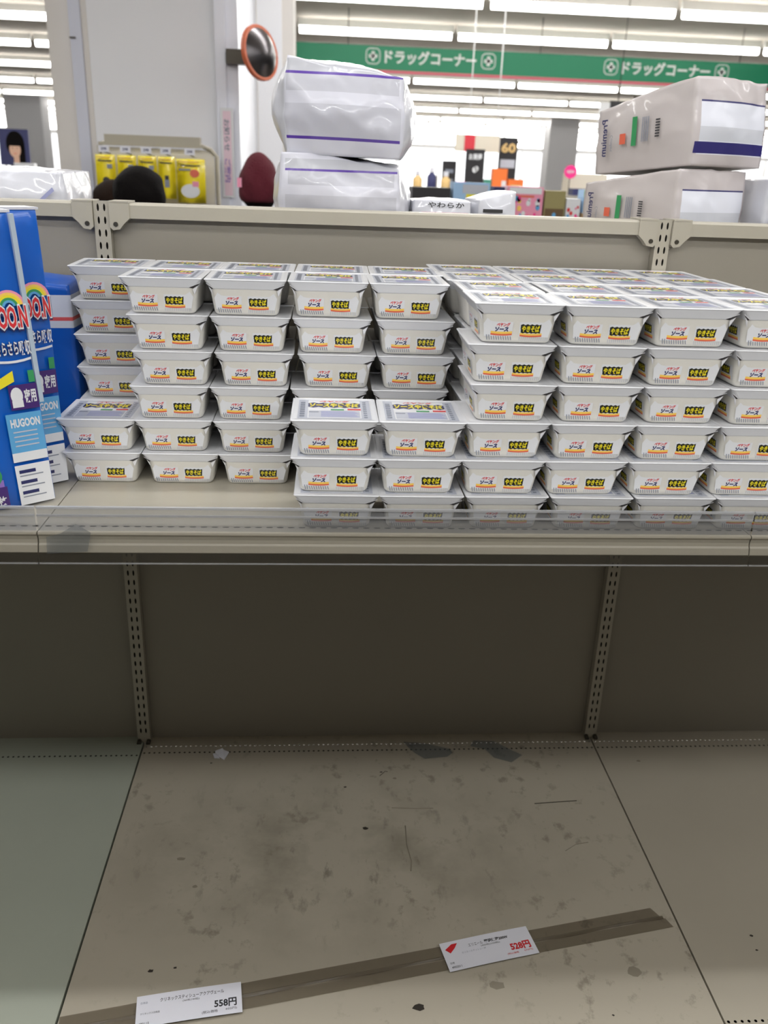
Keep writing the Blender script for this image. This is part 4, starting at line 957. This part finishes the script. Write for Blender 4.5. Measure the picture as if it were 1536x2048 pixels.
small_box('standing_sign', 'tall black standing sign with white print', 'sign', 1.455, Y8, Z8, 0.20, 0.03, 0.42, 'black_sign', [('d', 'print_white', [(0, .52, .07), (.2, .55, .06)]), ('t', 'print_white', ('お買得', -.7, .7, .75, .9)), ('r', 'print_grey', (-.7, .7, .15, .22))])
small_box('standing_sign', 'shorter black standing sign with grey print', 'sign', 1.22, Y8 + .25, Z8, 0.15, 0.03, 0.30, 'black_sign', [('r', 'print_grey', (-.6, .6, .6, .72)), ('r', 'print_grey', (-.6, .6, .3, .4))])
small_box('standing_sign', 'black sign with two pale round letters', 'sign', 1.86, Y8 + .3, Z8, 0.20, 0.03, 0.56, 'black_sign', [('t', 'tan_box', ('60', -.8, .8, .72, .9)), ('r', 'print_pale', (-.8, .8, .45, .6))])
small_box('product_box', 'orange stacked carton, taller, near the black signs', 'box', 1.73, Y8, Z8, 0.16, 0.1, 0.24, 'orange_box', [('r', 'print_white', (.3, .9, .1, .5))])
small_box('product_box', 'orange stacked carton with pale print, shorter', 'box', 1.90, Y8 - .05, Z8, 0.16, 0.1, 0.14, 'orange_box', [('r', 'tan_box', (-.7, .7, .3, .6))])
small_box('product_box', 'small teal green carton beside the orange cartons', 'box', 1.605, Y8, Z8, 0.08, 0.1, 0.13, 'teal_box')
small_box('product_box', 'pale blue carton with a pink top next to the tall black sign', 'box', 1.30, Y8 - .1, Z8, 0.10, 0.1, 0.10, 'sky_box', [('r', 'print_pink', (-1, 1, .7, 1))])
small_box('product_box', 'pale peach display box on the far shelving', 'box', 2.75, Y8 + .2, Z8, 0.42, 0.3, 0.22, 'cream_sign', [('r', 'print_pink', (-.9, .9, .1, .25))])
small_box('product_box', 'dark violet low box under the round pink sign', 'box', 2.62, Y8 - .1, Z8, 0.22, 0.2, 0.07, 'navy_box')
small_box('product_box', 'black low box beside the dark violet one', 'box', 2.95, Y8 - .1, Z8, 0.32, 0.2, 0.06, 'black_sign')
o = thing('round_sign', 'round hot pink sign on a thin stand', 'sign', (2.49, Y8, Z8)); q = MB()
q.loft([[(px, y, pz) for px, pz in ngon(0, 0.235, 0.068, 24)] for y in (0, .01)], 'hot_pink'); q.build('sign_disc', o)
q = MB(); q.text('NEW', 'print_white', lambda u, v, off=0.0: (u, -.002 - off, v), -.04, .04, .22, .25, .02); q.build('sign_print', o)
q = MB(); q.tube([(0, .015, 0), (0, .015, .2)], .005, 'bolt', 6); q.build('stand', o)
# portrait poster and small things beyond the column
o = thing('portrait_poster', 'navy poster with a dark-haired portrait standing beyond the column', 'poster', (-2.69, 6.0, 1.221)); o.rotation_euler.x = math.radians(-4)
q = MB(); q.box(-.13, .11, 0, .02, 0.15, .43, 'navy_box'); q.box(-.04, .04, .02, .06, 0.0, .18, 'card_white'); q.build('poster_board', o)
q = MB(); F = lambda u, v, off=0.0: (u, -.002 - off, v)
q.poly([F(.0 + .075 * math.cos(t * PI / 10), .315 + .10 * math.sin(t * PI / 10)) for t in range(20)], 'hair_black'); q.rect('hair_black', F, .0, .075, .16, .30)
q.poly([F(-.005 + .046 * math.cos(t * PI / 10), .270 + .062 * math.sin(t * PI / 10), .001) for t in range(20)], 'skin'); q.rect('skin', F, -.02, .025, .17, .22, .001)
q.rect('hair_black', F, -.055, .045, .300, .345, .002)
for s in (-1, 1): q.rect('print_ink', F, -.005 + s * .02 - .007, -.005 + s * .02 + .007, .282, .286, .002)
q.rect('print_coral', F, -.018, .008, .238, .243, .002); q.build('poster_print', o)
small_box('product_box', 'white carton in front of the portrait poster', 'box', -2.60, 5.90, 1.221, .16, .08, .17, 'print_white', [('r', 'print_pale', (-.6, .6, .4, .7))])
small_box('product_box', 'bright yellow carton below the portrait poster', 'box', -2.76, 5.90, 1.221, .12, .08, .12, 'lime_box')
